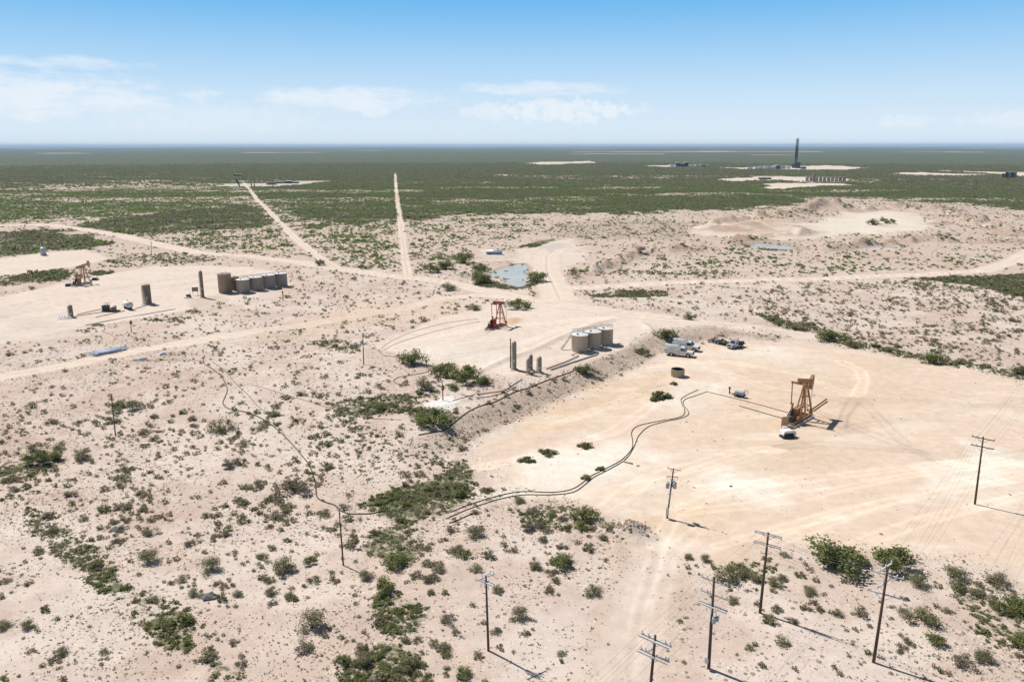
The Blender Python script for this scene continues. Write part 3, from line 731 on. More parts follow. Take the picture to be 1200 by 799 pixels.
KINDS = ['olive', 'green', 'grey', 'weed']
BIG = {k: [] for k in KINDS}; MID = {k: [] for k in KINDS}
for k in KINDS:
    for i in range(3):
        lf, st = bush_parts(k, 100 + i * 7 + KINDS.index(k) * 31, 1500 if k != 'grey' else 900)
        BIG[k].append((lf.mesh('foliage', LM[k]), st.mesh('stems', STEM)))
        lf, st = bush_parts(k, 500 + i * 7 + KINDS.index(k) * 31, 380)
        o = len(lf.f); lf.add(st.v, st.f)
        me = lf.mesh('shrub', LM[k]); me.materials.append(STEM)
        me.polygons.foreach_set('material_index', np.array([0] * o + [1] * (len(lf.f) - o), dtype=np.int32))
        MID[k].append(me)

def gn_scatter(name, variants, pts, scl, rot, var, label_kind='stuff'):
    """one object: the points carry the plants, whose few shapes lie in the same mesh and are picked by id"""
    vs = []; fs = []; ids = []; mi = []; mats = []
    for k, (mb, m) in enumerate(variants):
        o = len(vs); vs += mb.v; fs += [tuple(i + o for i in f) for f in mb.f]; ids += [k] * len(mb.v)
        if m not in mats: mats.append(m)
        mi += [mats.index(m)] * len(mb.f)
    n0 = len(vs); n = len(pts)
    me = bpy.data.meshes.new(name)
    co = np.concatenate([np.array(vs, float), pts]); 
    me.vertices.add(n0 + n); me.vertices.foreach_set('co', co.astype(np.float32).ravel())
    li = np.array([i for f in fs for i in f], np.int32); ls = np.cumsum([0] + [len(f) for f in fs])[:-1].astype(np.int32)
    me.loops.add(len(li)); me.loops.foreach_set('vertex_index', li)
    me.polygons.add(len(fs)); me.polygons.foreach_set('loop_start', ls)
    me.polygons.foreach_set('material_index', np.array(mi, np.int32))
    me.update(calc_edges=True)
    for m in mats: me.materials.append(m)
    def at_(nm, typ, arr, head):
        a = me.attributes.new(nm, typ, 'POINT'); a.data.foreach_set('value', np.concatenate([head, arr]).astype(np.int32 if typ == 'INT' else np.float32))
    at_('pid', 'INT', np.full(n, -1), np.array(ids)); at_('pick', 'INT', var, np.zeros(n0)); at_('size', 'FLOAT', scl, np.ones(n0)); at_('turn', 'FLOAT', rot, np.zeros(n0))
    o = bpy.data.objects.new(name, me); COL.objects.link(o); tag(o, kind=label_kind)
    ng = bpy.data.node_groups.new(name + '_scatter', 'GeometryNodeTree')
    ng.interface.new_socket('Geometry', in_out='INPUT', socket_type='NodeSocketGeometry'); ng.interface.new_socket('Geometry', in_out='OUTPUT', socket_type='NodeSocketGeometry')
    N = ng.nodes; Lk = ng.links
    gi = N.new('NodeGroupInput'); go = N.new('NodeGroupOutput')
    def na(nm, dt):
        q = N.new('GeometryNodeInputNamedAttribute'); q.data_type = dt; q.inputs[0].default_value = nm; return q.outputs[0]
    pid = na('pid', 'INT')
    def sep(k):
        cmp_ = N.new('FunctionNodeCompare'); cmp_.data_type = 'INT'; cmp_.operation = 'EQUAL'
        a = [s for s in cmp_.inputs if s.type == 'INT']; Lk.new(pid, a[0]); a[1].default_value = k
        sp = N.new('GeometryNodeSeparateGeometry'); sp.domain = 'POINT'; Lk.new(gi.outputs[0], sp.inputs[0]); Lk.new(cmp_.outputs[0], sp.inputs[1])
        return sp.outputs[0]
    jn = N.new('GeometryNodeJoinGeometry')
    for k in range(len(variants)):
        ti = N.new('GeometryNodeGeometryToInstance'); Lk.new(sep(k), ti.inputs[0]); Lk.new(ti.outputs[0], jn.inputs[0])
    ip = N.new('GeometryNodeInstanceOnPoints'); Lk.new(sep(-1), ip.inputs['Points']); Lk.new(jn.outputs[0], ip.inputs['Instance'])
    ip.inputs['Pick Instance'].default_value = True; Lk.new(na('pick', 'INT'), ip.inputs['Instance Index'])
    cx = N.new('ShaderNodeCombineXYZ'); Lk.new(na('turn', 'FLOAT'), cx.inputs[2])
    er = N.new('FunctionNodeEulerToRotation'); Lk.new(cx.outputs[0], er.inputs[0]); Lk.new(er.outputs[0], ip.inputs['Rotation'])
    sz = N.new('ShaderNodeCombineXYZ'); s_ = na('size', 'FLOAT')
    for i in range(3): Lk.new(s_, sz.inputs[i])
    Lk.new(sz.outputs[0], ip.inputs['Scale'])
    Lk.new(ip.outputs[0], go.inputs[0])
    md = o.modifiers.new('scatter', 'NODES'); md.node_group = ng
    return o

def wedge(r0, r1, dens, half=36.5):
    """even random points in the wedge of land between two distances"""
    A = (r1 * r1 - r0 * r0) * R(half)
    n = int(A * dens)
    r = np.sqrt(rng.uniform(r0 * r0, r1 * r1, n)); t = rng.uniform(-R(half), R(half), n)
    return r * np.sin(t), r * np.cos(t)

def join_v(kind, seed, n):
    lf, st = bush_parts(kind, seed, n); return (lf, LM[kind])

# hand placed shrubs: base pixel, width in pixels, kind, label
SH = [
 (977, 672, 62, 'green', 'largest bright green bush at the lower edge of the sandy pad'),
 (1009, 664, 20, 'green', 'small bush squeezed between the two big green bushes at the pad edge'),
 (1046, 671, 50, 'green', 'second big round green bush directly behind the pole with angled crossarms'),
 (852, 684, 34, 'olive', 'wide olive shrub at the left of the thicket beside the tall pole'),
 (873, 678, 20, 'olive', 'olive shrub in the middle of the thicket left of the tall pole'),
 (884, 683, 20, 'olive', 'green shrub touching the shaft of the pole with two slim crossarms'),
 (907, 688, 18, 'olive', 'shrub just right of the pole with two slim crossarms'),
 (916, 681, 14, 'olive', 'smaller shrub further right of the pole with two slim crossarms'),
 (937, 677, 12, 'green', 'dark round shrub left of and below the largest green bush'),
 (948, 698, 18, 'olive', 'feathery shrub on open ground below the largest green bush'),
 (909, 717, 16, 'grey', 'sparse shrub beside the shadow of the pole with two slim crossarms'),
 (942, 716, 14, 'grey', 'pale tuft on open ground between two pole shadows'),
 (929, 731, 12, 'olive', 'shrub standing right at the dark pole shadow'),
 (960, 717, 12, 'olive', 'small shrub right of the pale tuft between two pole shadows'),
 (1075, 689, 24, 'olive', 'olive shrub right of the pole with angled crossarms near its top'),
 (1078, 733, 36, 'olive', 'tall feathery olive shrub right of the nearest pole with angled crossarms'),
 (1095, 757, 22, 'green', 'round green shrub below the tall feathery olive shrub'),
 (1062, 755, 12, 'olive', 'small shrub midway between nearest pole and round green shrub'),
 (1125, 783, 26, 'grey', 'grey shrub near the bottom edge right of the long pole shadow'),
 (1153, 777, 24, 'olive', 'olive shrub right of the grey shrub near the bottom edge'),
 (1117, 680, 26, 'olive', 'olive shrub at pad edge right of the two big bushes'),
 (1167, 688, 26, 'olive', 'shrub at the pad edge nearest the right side'),
 (1190, 722, 30, 'green', 'bright green leafy shrub at the far lower right'),
 (1170, 720, 22, 'green', 'low leafy green shrub left of the one at the far lower right'),
 (1196, 762, 28, 'green', 'dark leafy shrub cut by the right edge near the bottom'),
 (807, 656, 13, 'olive', 'small shrub alone at the lower pad corner by the track'),
 (826, 659, 15, 'olive', 'small shrub right of the one alone at the lower pad corner'),
 (858, 708, 14, 'olive', 'low shrub right of the pole with hanging transformers and meter box'),
 (583, 695, 17, 'olive', 'dark shrub right of the crossarms of the pole with the cross shaped head'),
 (609, 727, 24, 'olive', 'olive shrub on open ground right of the pole with the cross shaped head'),
 (660, 667, 30, 'green', 'round bright green shrub on open sand below the rubble heap'),
 (627, 669, 20, 'olive', 'olive shrub left of the round bright green one'),
 (647, 673, 15, 'grey', 'greyish shrub between olive shrub and round bright green one'),
 (694, 699, 22, 'olive', 'upright shrub on bare sand left of the sandy track'),
 (644, 693, 12, 'olive', 'small shrub below the round bright green one'),
 (622, 624, 30, 'grey', 'large grey shrub below the bend of the black hoses'),
 (608, 590, 16, 'olive', 'shrub growing through the black hoses at their bend'),
 (635, 636, 14, 'olive', 'small shrub right below the large grey one'),
 (657, 644, 15, 'grey', 'dry brownish shrub left of the rubble heap'),
 (684, 612, 34, 'green', 'largest green shrub along the hummock under the black hoses'),
 (706, 633, 14, 'olive', 'olive shrub beside the rubble heap'),
 (663, 622, 16, 'weed', 'leafy weed under the hummock left of rubble heap'),
 (686, 562, 14, 'weed', 'yellow green shrub over the black hoses on the sandy pad, lower one'),
 (703, 552, 14, 'weed', 'yellow green shrub over the black hoses on the sandy pad, upper one'),
 (557, 631, 26, 'olive', 'olive shrub under the end of black hoses'),
 (535, 649, 19, 'olive', 'dark shrub right of the big green weed patch'),
 (515, 672, 20, 'olive', 'dark olive shrub below and right of the green weed patch'),
 (499, 683, 16, 'olive', 'shrub between the cross headed pole and the green weed patch'),
 (528, 624, 16, 'grey', 'grey shrub just below the ends of the brown pipe'),
 (505, 697, 12, 'olive', 'small shrub left of the cross headed pole'),
 (571, 577, 15, 'weed', 'yellowish shrub above the black hoses near pad corner'),
 (450, 697, 30, 'green', 'bushy green shrub at the top of the brown weed patch'),
 (464, 668, 30, 'green', 'green shrub at the bottom end of the middle weed patch'),
 (428, 680, 20, 'olive', 'dark shrub beside the shadow tip of the slim pole'),
 (523, 731, 22, 'grey', 'grey shrub right of the brown weed patch'),
 (520, 765, 20, 'olive', 'dark shrub low down left of the pole shadow'),
 (425, 783, 26, 'olive', 'big olive green shrub at the bottom of the weed strip'),
 (478, 785, 26, 'olive', 'broad olive green shrub near bottom edge in the weed strip'),
 (543, 797, 22, 'green', 'green shrub cut by the bottom edge left of the pole shadow'),
 (367, 741, 36, 'olive', 'tallest shrub of the lower left plain with a dark shadow'),
 (358, 766, 26, 'grey', 'grey shrub in front of the tallest shrub of the lower left plain'),
 (334, 673, 34, 'olive', 'wide dark shrub above the tallest shrub of the lower left'),
 (363, 662, 18, 'green', 'green shrub right of the wide dark shrub in the lower left'),
 (315, 683, 13, 'olive', 'upright shrub left of the wide dark shrub'),
 (340, 702, 16, 'olive', 'round shrub between wide dark shrub and tallest shrub'),
 (317, 698, 16, 'olive', 'small round shrub left of the tallest shrub in the lower left'),
 (228, 699, 17, 'olive', 'brown green shrub touching the dark stone in the lower left'),
 (278, 699, 14, 'olive', 'small shrub right of the dark stone'),
 (174, 661, 26, 'olive', 'dark shrub at the lower end of the shrub chain in lower left'),
 (173, 628, 20, 'grey', 'grey shrub at the middle of the shrub chain in lower left'),
 (137, 637, 16, 'grey', 'grey shrub under the flat dark stone'),
 (248, 671, 28, 'olive', 'spreading olive shrub in the open centre of the lower left plain'),
 (252, 630, 12, 'grey', 'dark tuft above the spreading olive shrub'),
 (222, 640, 15, 'grey', 'grey tuft left of and above the spreading olive shrub'),
 (303, 570, 14, 'olive', 'dark shrub left of the hose bush'),
 (346, 580, 44, 'grey', 'widest grey brown bush touching the long black hose'),
 (315, 588, 12, 'green', 'small bright shrub left of the widest grey brown bush'),
 (33, 737, 16, 'olive', 'lone shrub on the pale slope near the left edge'),
 (4, 737, 16, 'olive', 'shrub at the left edge beside the lone shrub on the slope'),
 (73, 768, 16, 'olive', 'yellowish shrub on the pale slope near the bottom left'),
 (39, 529, 15, 'olive', 'upright shrub above the flat green patch at left'),
 (69, 528, 15, 'olive', 'dark round shrub right above the flat green patch at left'),
 (98, 540, 23, 'olive', 'dark bush right of the flat green patch at left'),
 (50, 545, 32, 'green', 'bright green bush on the flat green patch at left'),
 (61, 497, 14, 'olive', 'dark shrub left of the bare wooden pole'),
 (139, 479, 18, 'green', 'low green bush behind the bare wooden pole'),
 (156, 481, 20, 'olive', 'low olive bush right of the bare wooden pole'),
 (258, 507, 32, 'olive', 'spreading dark shrub right of the bare wooden pole, near its hose'),
 (226, 493, 13, 'olive', 'small dark shrub left of the hose loop'),
 (270, 549, 26, 'grey', 'grey shrub below the spreading dark shrub'),
 (483, 429, 38, 'green', 'rounded green bush at the left edge of the middle pad'),
 (520, 443, 34, 'green', 'left part of the big green thicket below the middle pad'),
 (545, 450, 46, 'green', 'tallest bush of the big green thicket below the middle pad'),
 (566, 452, 22, 'green', 'right end bush of the big green thicket below the middle pad'),
 (497, 457, 26, 'olive', 'olive shrub just above the small white gravel square'),
 (507, 502, 46, 'green', 'broad green bush below the small white gravel square'),
 (685, 440, 24, 'green', 'green bush on the bank below the three tanks'),
 (677, 436, 12, 'olive', 'olive tuft left of the bush on the bank'),
 (752, 416, 18, 'green', 'green shrub on the bank left of the white trucks'),
 (780, 400, 26, 'green', 'green bush on the bank behind the white trucks'),
 (806, 375, 18, 'olive', 'round bush beside the road above the white trucks'),
 (772, 469, 26, 'weed', 'leafy yellow green weed left of the hose ends'),
 (789, 451, 10, 'weed', 'small weed below the open round tank'),
 (783, 467, 12, 'weed', 'small weed right of the leafy yellow green weed'),
 (641, 534, 22, 'weed', 'low yellow green shrub on the sandy pad left of the hoses'),
 (684, 526, 18, 'weed', 'low yellow green shrub on the sandy pad nearest the hoses'),
 (618, 542, 20, 'weed', 'lowest yellow green shrub of the pad corner'),
 (607, 363, 30, 'green', 'green bush behind the red pumpjack'),
 (555, 364, 20, 'olive', 'olive bush left of the red pumpjack beside the road'),
 (497, 377, 8, 'olive', 'small shrub alone on the pad left of the red pumpjack'),
 (505, 320, 22, 'green', 'left bush of the dark thicket beside the pond'),
 (522, 316, 24, 'green', 'middle bush of the dark thicket beside the pond'),
 (542, 309, 28, 'green', 'upper bush of the dark thicket beside the pond'),
 (562, 319, 22, 'green', 'bush of the thicket that touches the pond'),
 (562, 333, 32, 'green', 'low dark bush at the near corner of the pond'),
 (629, 331, 28, 'green', 'bush on the right shore of the pond'),
 (375, 311, 12, 'green', 'lone bush where the diagonal road meets the main road'),
 (526, 341, 22, 'olive', 'shrub row beside the main road under the pond'),
 (672, 320, 14, 'olive', 'olive bush on the near end of the earth berm'),
 (751, 297, 16, 'olive', 'dark bush on the far end of the earth berm'),
 (1022, 264, 12, 'green', 'left bush on the mound on the pale quarry floor'),
 (1034, 260, 10, 'olive', 'top bush on the mound on the pale quarry floor'),
 (1043, 263, 12, 'green', 'right bush on the mound on the pale quarry floor'),
 (970, 401, 30, 'green', 'dark green bush along the road above the sandy pad'),
 (938, 388, 22, 'olive', 'green shrub strip left of the dark bush above the sandy pad'),
 (997, 408, 16, 'green', 'round bush right of the dark bush above the sandy pad'),
 (1092, 428, 26, 'green', 'green shrub along the right pad border near its middle'),
 (1196, 440, 18, 'green', 'green bush at the right end of the pad border'),
]
def place_shrub(i, px, py, wpx, kind, label):
    b = at(px, py); w = wpx / ppm(b)
    fw = Vector((b.x, b.y, 0)).normalized(); b = b + fw * w * .28; b.z = gz(b.x, b.y) - .03
    e = empty('shrub', b, rng.uniform(0, 6.28), label, 'shrub', 'desert shrubs'); s = w / 2.05
    flat = 1.0 if kind in ('green', 'olive') else .9
    e.scale = (s * rng.uniform(.95, 1.08), s * rng.uniform(.9, 1.05), s * flat * rng.uniform(.8, 1.0))
    fm, sm = BIG[kind][i % 3]
    for nm, me in (('foliage', fm), ('stems', sm)):
        o = bpy.data.objects.new(nm, me); COL.objects.link(o); o.parent = e
    return b, w
HAND = []
for i, (px, py, w, k, lab) in enumerate(SH): HAND.append(place_shrub(i, px, py, w, k, lab))

def zone_label(px, py, kind):
    if py < 335: z = 'on the far side of the main road'
    elif px > 820 and py < 470: z = 'on the brownish plain above the big sandy pad'
    elif px > 760: z = 'among the nearest poles at lower right'
    elif px > 545 and py > 560: z = 'between the cross headed pole and the sandy pad'
    elif px > 390 and py > 540: z = 'around the green weed strip by the slim pole'
    elif px > 390: z = 'between the small gravel square and the sandy pad'
    elif py < 470: z = 'between the bare wooden pole and the west road'
    elif py < 600: z = 'on the stony plain around the bare wooden pole'
    elif px < 200: z = 'on the pale slope in the lower left corner'
    else: z = 'on the plain left of the slim pole'
    ad = {'olive': 'small olive desert shrub', 'green': 'small green desert shrub', 'grey': 'small grey brown desert shrub', 'weed': 'small leafy yellow green shrub'}[kind]
    return ad + ' ' + z, z

# scattered shrubs ------------------------------------------------------------
def scatter_near():
    x, y = wedge(60, 340, .85)
    c, gr, b = cover(x, y)
    u = rng.random(len(x))
    cl = sstep(.30, .66, fbm(x, y, 5, 3, 61))
    dens = (c * 2.1 * (.25 + 1.5 * cl)) / .85 * .7
    k = (u < dens) & (b < .3)
    x, y, c, gr = x[k], y[k], c[k], gr[k]
    w = np.clip(np.exp(rng.normal(math.log(.76), .48, len(x))), .22, 2.3) * (.85 + .6 * c)
    big = rng.random(len(x)) < .05; w[big] = np.minimum(w[big] * 1.8, 2.6)
    kind = np.where(rng.random(len(x)) < .5, 0, 2)
    kind[rng.random(len(x)) < .05 + .6 * gr] = 1
    # keep clear of hand placed ones
    for b_, w_ in HAND:
        k = np.hypot(x - b_.x, y - b_.y) < w_ * .45
        x = x[~k]; y = y[~k]; w = w[~k]; kind = kind[~k]
    return x, y, w, kind
x, y, w, kind = scatter_near()
z = height(x, y)
# pixel position and apparent size
dz = z - CAMH; cz = y * CP - dz * SP; cvv = y * SP + dz * CP
PX = 600 + F * x / cz; PY = 399.5 - F * cvv / cz
app = w * F / cz; app[(PX < 4) | (PX > 1196) | (PY > 795)] = 0
NIND = 300 - len(SH)
order = np.argsort(-app)[:NIND]
for j in order:
    kd = KINDS[kind[j]]
    lab, zz = zone_label(PX[j], PY[j], kd)
    o = bpy.data.objects.new('shrub', MID[kd][int(rng.integers(3))]); COL.objects.link(o)
    o.location = (x[j], y[j], z[j] - .02); s = w[j] / 2.0; o.scale = (s, s, s * rng.uniform(.7, .95)); o.rotation_euler = (0, 0, rng.uniform(0, 6.28))
    tag(o, lab, 'shrub', lab.replace('small ', '').replace('shrub', 'shrubs', 1))
rest = np.ones(len(x), bool); rest[order] = False
V = [join_v(k, 900 + i, 90) for i, k in enumerate(['olive', 'olive', 'green', 'green', 'grey', 'dry'])]
base = {0: 0, 1: 2, 2: 4}
var = np.array([base[int(k)] for k in kind[rest]]) + rng.integers(0, 2, rest.sum())
P3 = np.stack([x[rest], y[rest], z[rest] - .02], 1)
gn_scatter('desert_scrub', V, P3, w[rest] / 2.0, rng.uniform(0, 6.28, rest.sum()), var)
print('near shrubs', len(x))
# tiny tufts
x, y = wedge(60, 240, 3.6)
c, gr, b = cover(x, y); n = fbm(x, y, 8, 3, 63); n2 = fbm(x, y, 30, 2, 64)
k = (rng.random(len(x)) < (.16 + .95 * sstep(.40, .64, n) * (.35 + 1.0 * sstep(.35, .65, n2))) * (1 - .97 * b))
x, y = x[k], y[k]; z = height(x, y); w = np.clip(np.exp(rng.normal(math.log(.17), .4, len(x))), .07, .5)
V = [join_v(k, 940 + i, 14) for i, k in enumerate(['olive', 'grey', 'dry', 'grey'])]
gn_scatter('tufts', V, np.stack([x, y, z], 1), w / 2, rng.uniform(0, 6.28, len(x)), rng.integers(0, 4, len(x)))
print('tufts', len(x))
# weeds and grass of the green patches
x, y = wedge(60, 430, 4.5)
c, gr, b = cover(x, y); d = np.hypot(x, y)
k = rng.random(len(x)) < gr * 1.25 * (1 - .5 * sstep(150, 400, d)) * (gr > .09) * (.35 + 1.1 * sstep(.35, .6, fbm(x, y, 3.5, 3, 66)))
x, y = x[k], y[k]; d = d[k]; z = height(x, y); w = rng.uniform(.3, .85, len(x)) * (1 + .6 * sstep(150, 400, d))
t = sstep(.4, .62, fbm(x, y, 6, 3, 67) + rng.normal(0, .06, len(x)))
V = [join_v(k, 960 + i, 40) for i, k in enumerate(['herb', 'green', 'herb', 'herb', 'dry'])]
var = np.where(t < .35, rng.integers(0, 2, len(x)), np.where(t < .75, rng.integers(2, 4, len(x)), rng.integers(3, 5, len(x))))
o = gn_scatter('weeds', V, np.stack([x, y, z - .03], 1), w / 2, rng.uniform(0, 6.28, len(x)), var)
print('weeds', len(x))
# scrub beyond the roads and out over the plain
x, y = wedge(330, 1150, .42)
c, gr, b = cover(x, y); d = np.hypot(x, y)
cl = sstep(.3, .66, fbm(x, y, 12, 3, 71))
k = rng.random(len(x)) < np.clip(c * 1.15 * (.5 + 1.0 * cl), 0, 1) * (b < .35)
x, y, c, gr, d = x[k], y[k], c[k], gr[k], d[k]; z = height(x, y)
w = np.clip(np.exp(rng.normal(math.log(1.12), .42, len(x))), .5, 3.6) * (.8 + .85 * c)
q = rng.random(len(x)); var = np.where(q < .02 + 1.1 * gr, rng.integers(0, 2, len(x)), np.where(q < .45, rng.integers(2, 4, len(x)), 4))
V = [join_v(k, 980 + i, 20) for i, k in enumerate(['fargreen', 'fargreen', 'olive', 'olive', 'grey'])]
xf, yf = wedge(1150, 2700, .055); cf, gf, bf = cover(xf, yf)
k = (rng.random(len(xf)) < cf * 1.15 * sstep(2750, 1700, np.hypot(xf, yf)) * (.4 + 1.1 * sstep(.3, .66, fbm(xf, yf, 25, 3, 72)))) & (bf < .35)
xf, yf, gf = xf[k], yf[k], gf[k]; x = np.concatenate([x, xf]); y = np.concatenate([y, yf]); z = np.concatenate([z, height(xf, yf)]); w = np.concatenate([w, rng.uniform(2.2, 4.6, len(xf))])
var = np.concatenate([var, np.where(rng.random(len(xf)) < .35 + .5 * gf, rng.integers(0, 2, len(xf)), rng.integers(2, 4, len(xf)))])
gn_scatter('scrubland', V, np.stack([x, y, z - .05], 1), w / 2, rng.uniform(0, 6.28, len(x)), var)
print('far shrubs', len(x))
# ------------------------------------------------------------------ materials for built things
M = dict(
    wood=mat('creosoted_wood', (.085, .055, .038), .85, var=.35, scale=3, streak=True),
    oldwood=mat('weathered_wood', (.20, .14, .10), .9, var=.3, scale=3, streak=True),
    arm=mat('pale_crossarm', (.52, .51, .50), .55, var=.12), galv=mat('galvanised_steel', (.46, .48, .50), .38, .6, var=.15),
    grey=mat('grey_paint', (.36, .40, .44), .4, var=.12), porc=mat('grey_porcelain', (.55, .57, .6), .25), wire=mat('wire', (.10, .10, .10), .5, .4),
    tan=mat('tan_paint', (.33, .27, .20), .5, var=.12, scale=.8, rust=(.22, .12, .07, 1), rust_amt=.02, streak=True),
    tand=mat('dark_tan_paint', (.25, .19, .13), .55, var=.14, scale=.8, rust=(.19, .10, .06, 1), rust_amt=.04, streak=True),
    tank=mat('tank_grey_tan', (.41, .35, .275), .5, var=.1, scale=.7, rust=(.27, .19, .13, 1), rust_amt=.02, streak=True),
    tankg=mat('tank_grey', (.285, .255, .225), .5, var=.1, scale=.7, rust=(.22, .2, .18, 1), rust_amt=.02, streak=True),
    roof=mat('tank_roof', (.62, .62, .60), .5, var=.08), brown=mat('brown_tank', (.27, .16, .085), .55, var=.2, scale=.9, streak=True),
    rust=mat('rusty_steel', (.22, .105, .05), .75, var=.35, scale=2.5), orange=mat('faded_orange_paint', (.38, .195, .075), .65, var=.3, scale=1.2, rust=(.17, .08, .04, 1), rust_amt=.14),
    red=mat('red_paint', (.38, .055, .03), .5, var=.22, scale=1.2, rust=(.20, .06, .035, 1), rust_amt=.05), redd=mat('dark_red_paint', (.22, .03, .022), .5, var=.2),
    sand=mat('tan_jack_paint', (.42, .28, .17), .6, var=.22, rust=(.24, .12, .06, 1), rust_amt=.08),
    white=mat('white_paint', (.74, .75, .76), .35, var=.05), dirtyw=mat('dusty_white', (.62, .60, .57), .5, var=.1), black=mat('black_rubber', (.02, .02, .02), .75), dark=mat('dark_steel', (.05, .048, .045), .6, .2, var=.3),
    glass=mat('dark_glass', (.02, .025, .03), .08, spec=.8), chrome=mat('chrome', (.6, .6, .6), .2, .9), silver=mat('silver_truck_paint', (.40, .42, .45), .3, .3), conc=mat('concrete', (.50, .47, .43), .9, var=.1),
    blue=mat('blue_plastic', (.10, .23, .42), .5, var=.15), hose=mat('black_poly_pipe', (.022, .02, .018), .5, var=.2), flow=mat('rusty_flowline', (.15, .085, .05), .8, var=.3), pipe=mat('pale_steel_pipe', (.74, .76, .80), .45, .0, var=.15),
    inner=mat('stained_lining', (.07, .045, .035), .8), rock=mat('pale_rock', (.36, .29, .23), .95, var=.3, scale=4), rubble=mat('brown_rubble', (.27, .20, .15), .95, var=.35, scale=3), stone=mat('dark_stone', (.15, .145, .14), .9, var=.25), rig=mat('rig_steel', (.045, .047, .055), .5, .2, var=.2), rigw=mat('rig_white', (.62, .63, .65), .5),
)

# ------------------------------------------------------------------ utility poles
def top_offset(b, tpx):
    """height and sideways lean of a pole from its foot and the pixel of its top"""
    u = (tpx[0] - 600) / F; v = (399.5 - tpx[1]) / F
    d = Vector((u, CP + v * SP, -SP + v * CP)); t = b.y / d.y
    return Vector((d.x * t - b.x, 0, CAMH + d.z * t - b.z))

def crossarm(root, o, z, L, ang, ins, matn='arm', w=.11, double=False, insdir=1, brace=True):
    """arm centred on the shaft; ins = positions of the insulators along it"""
    dx, dy = math.cos(ang), math.sin(ang); c = o(z)
    mb = MB(); n = Vector((-dy, dx, 0))
    for s in ((-1, 1) if double else (1,)):
        q = c + n * (.20 * s)
        mb.bar(q - Vector((dx, dy, 0)) * L / 2, q + Vector((dx, dy, 0)) * L / 2, w, w * 1.1)
    if brace:
        for s in (-1, 1): mb.bar(c + n * .22 + Vector((dx, dy, 0)) * s * L * .3, o(z - .7) + n * .17, .035, .035)
    a = mb.build('crossarm', M[matn], root)
    pts = []
    for k in ins:
        p = c + Vector((dx, dy, 0)) * k * L / 2 + n * .2
        ib = MB()
        if insdir == 1:
            ib.lathe([(.02, 0), (.02, .1), (.075, .12), (.075, .17), (.045, .19), (.065, .22), (.03, .28)], 8, p + Vector((0, 0, .06))); tip = p + Vector((0, 0, .33))
        elif insdir == -1:
            ib.lathe([(.02, -.3), (.06, -.26), (.06, -.2), (.02, -.19), (.06, -.15), (.06, -.09), (.02, 0)], 8, p - Vector((0, 0, .06))); tip = p - Vector((0, 0, .36))
        else:
            e = n * .38 * insdir / abs(insdir)
            ib.cyl(p, p + e, .02, n=6); ib.cyl(p + e * .25, p + e * .5, .07, n=8); ib.cyl(p + e * .6, p + e * .85, .07, n=8); tip = p + e
        ib.build('insulator', M['porc'], a); pts.append(tip)
    return pts

def pole(base, top, label, r=.17, group='wooden utility poles', height=None):
    b = base if isinstance(base, Vector) else at(*base)
    off = top_offset(b, top) if top else Vector((0, 0, height))
    root = empty('utility_pole', b, 0, label, 'utility pole', group)
    MB().cyl((0, 0, -.4), off, r, r * .66, 10).build('shaft', M['wood'], root)
    H = off.z
    def o(z): return off * (1 - (H - z if z > 0 else -z) / H) if z <= 0 else off * (z / H)
    f = lambda dz: off * ((H + dz) / H)      # dz measured down from the top, negative
    return root, b, H, f
def can(root, p, r=.27, h=.85, name='transformer'):
    a = MB().lathe([(r * .9, 0), (r, .05), (r, h - .05), (r * .98, h), (r * .5, h + .08), (0.001, h + .1)], 14, p).build(name, M['grey'], root)
    for s in (-.12, .12): MB().lathe([(.03, 0), (.055, .04), (.03, .08), (.05, .12), (.02, .2)], 7, Vector(p) + Vector((s, 0, h + .05))).build('bushing', M['porc'], a)
    return a
def cutouts(root, f, z, n, ang, sp=.45, nm='fuse_cutout'):
    for i in range(n):
        k = (i - (n - 1) / 2) * sp; p = f(z) + Vector((math.cos(ang) * k, math.sin(ang) * k, 0)) + Vector((-math.sin(ang), math.cos(ang), 0)) * -.28
        MB().bar(p, p + Vector((.05, -.12, -.42)), .07, .07).bar(p + Vector((0, -.1, .05)), p + Vector((0, .05, -.2)), .1, .05).build(nm, M['porc'], root)

AZL = math.atan2(10, 8.3); PERP = AZL - math.pi / 2       # the line runs p766 > p835 > p897
WP = {}
# pole with two slim arms
r_, b_, H_, f_ = pole((890, 718), (900, 624), 'tall dark pole with two slim double crossarms and no transformer')
A897 = [f_(-.25), f_(-1.45)]
w1 = crossarm(r_, f_, -.25, 3.0, PERP + .1, (-.95, -.4, .4, .95), 'galv', .08, True, -1); w2 = crossarm(r_, f_, -1.5, 3.0, PERP + .1, (-.95, .25, .95), 'galv', .08, True, -1)
w3 = crossarm(r_, f_, -2.7, 1.2, PERP + .5, (-.9, .9), 'galv', .06, False, 1, False)
WP['897'] = (b_, w1, w2)
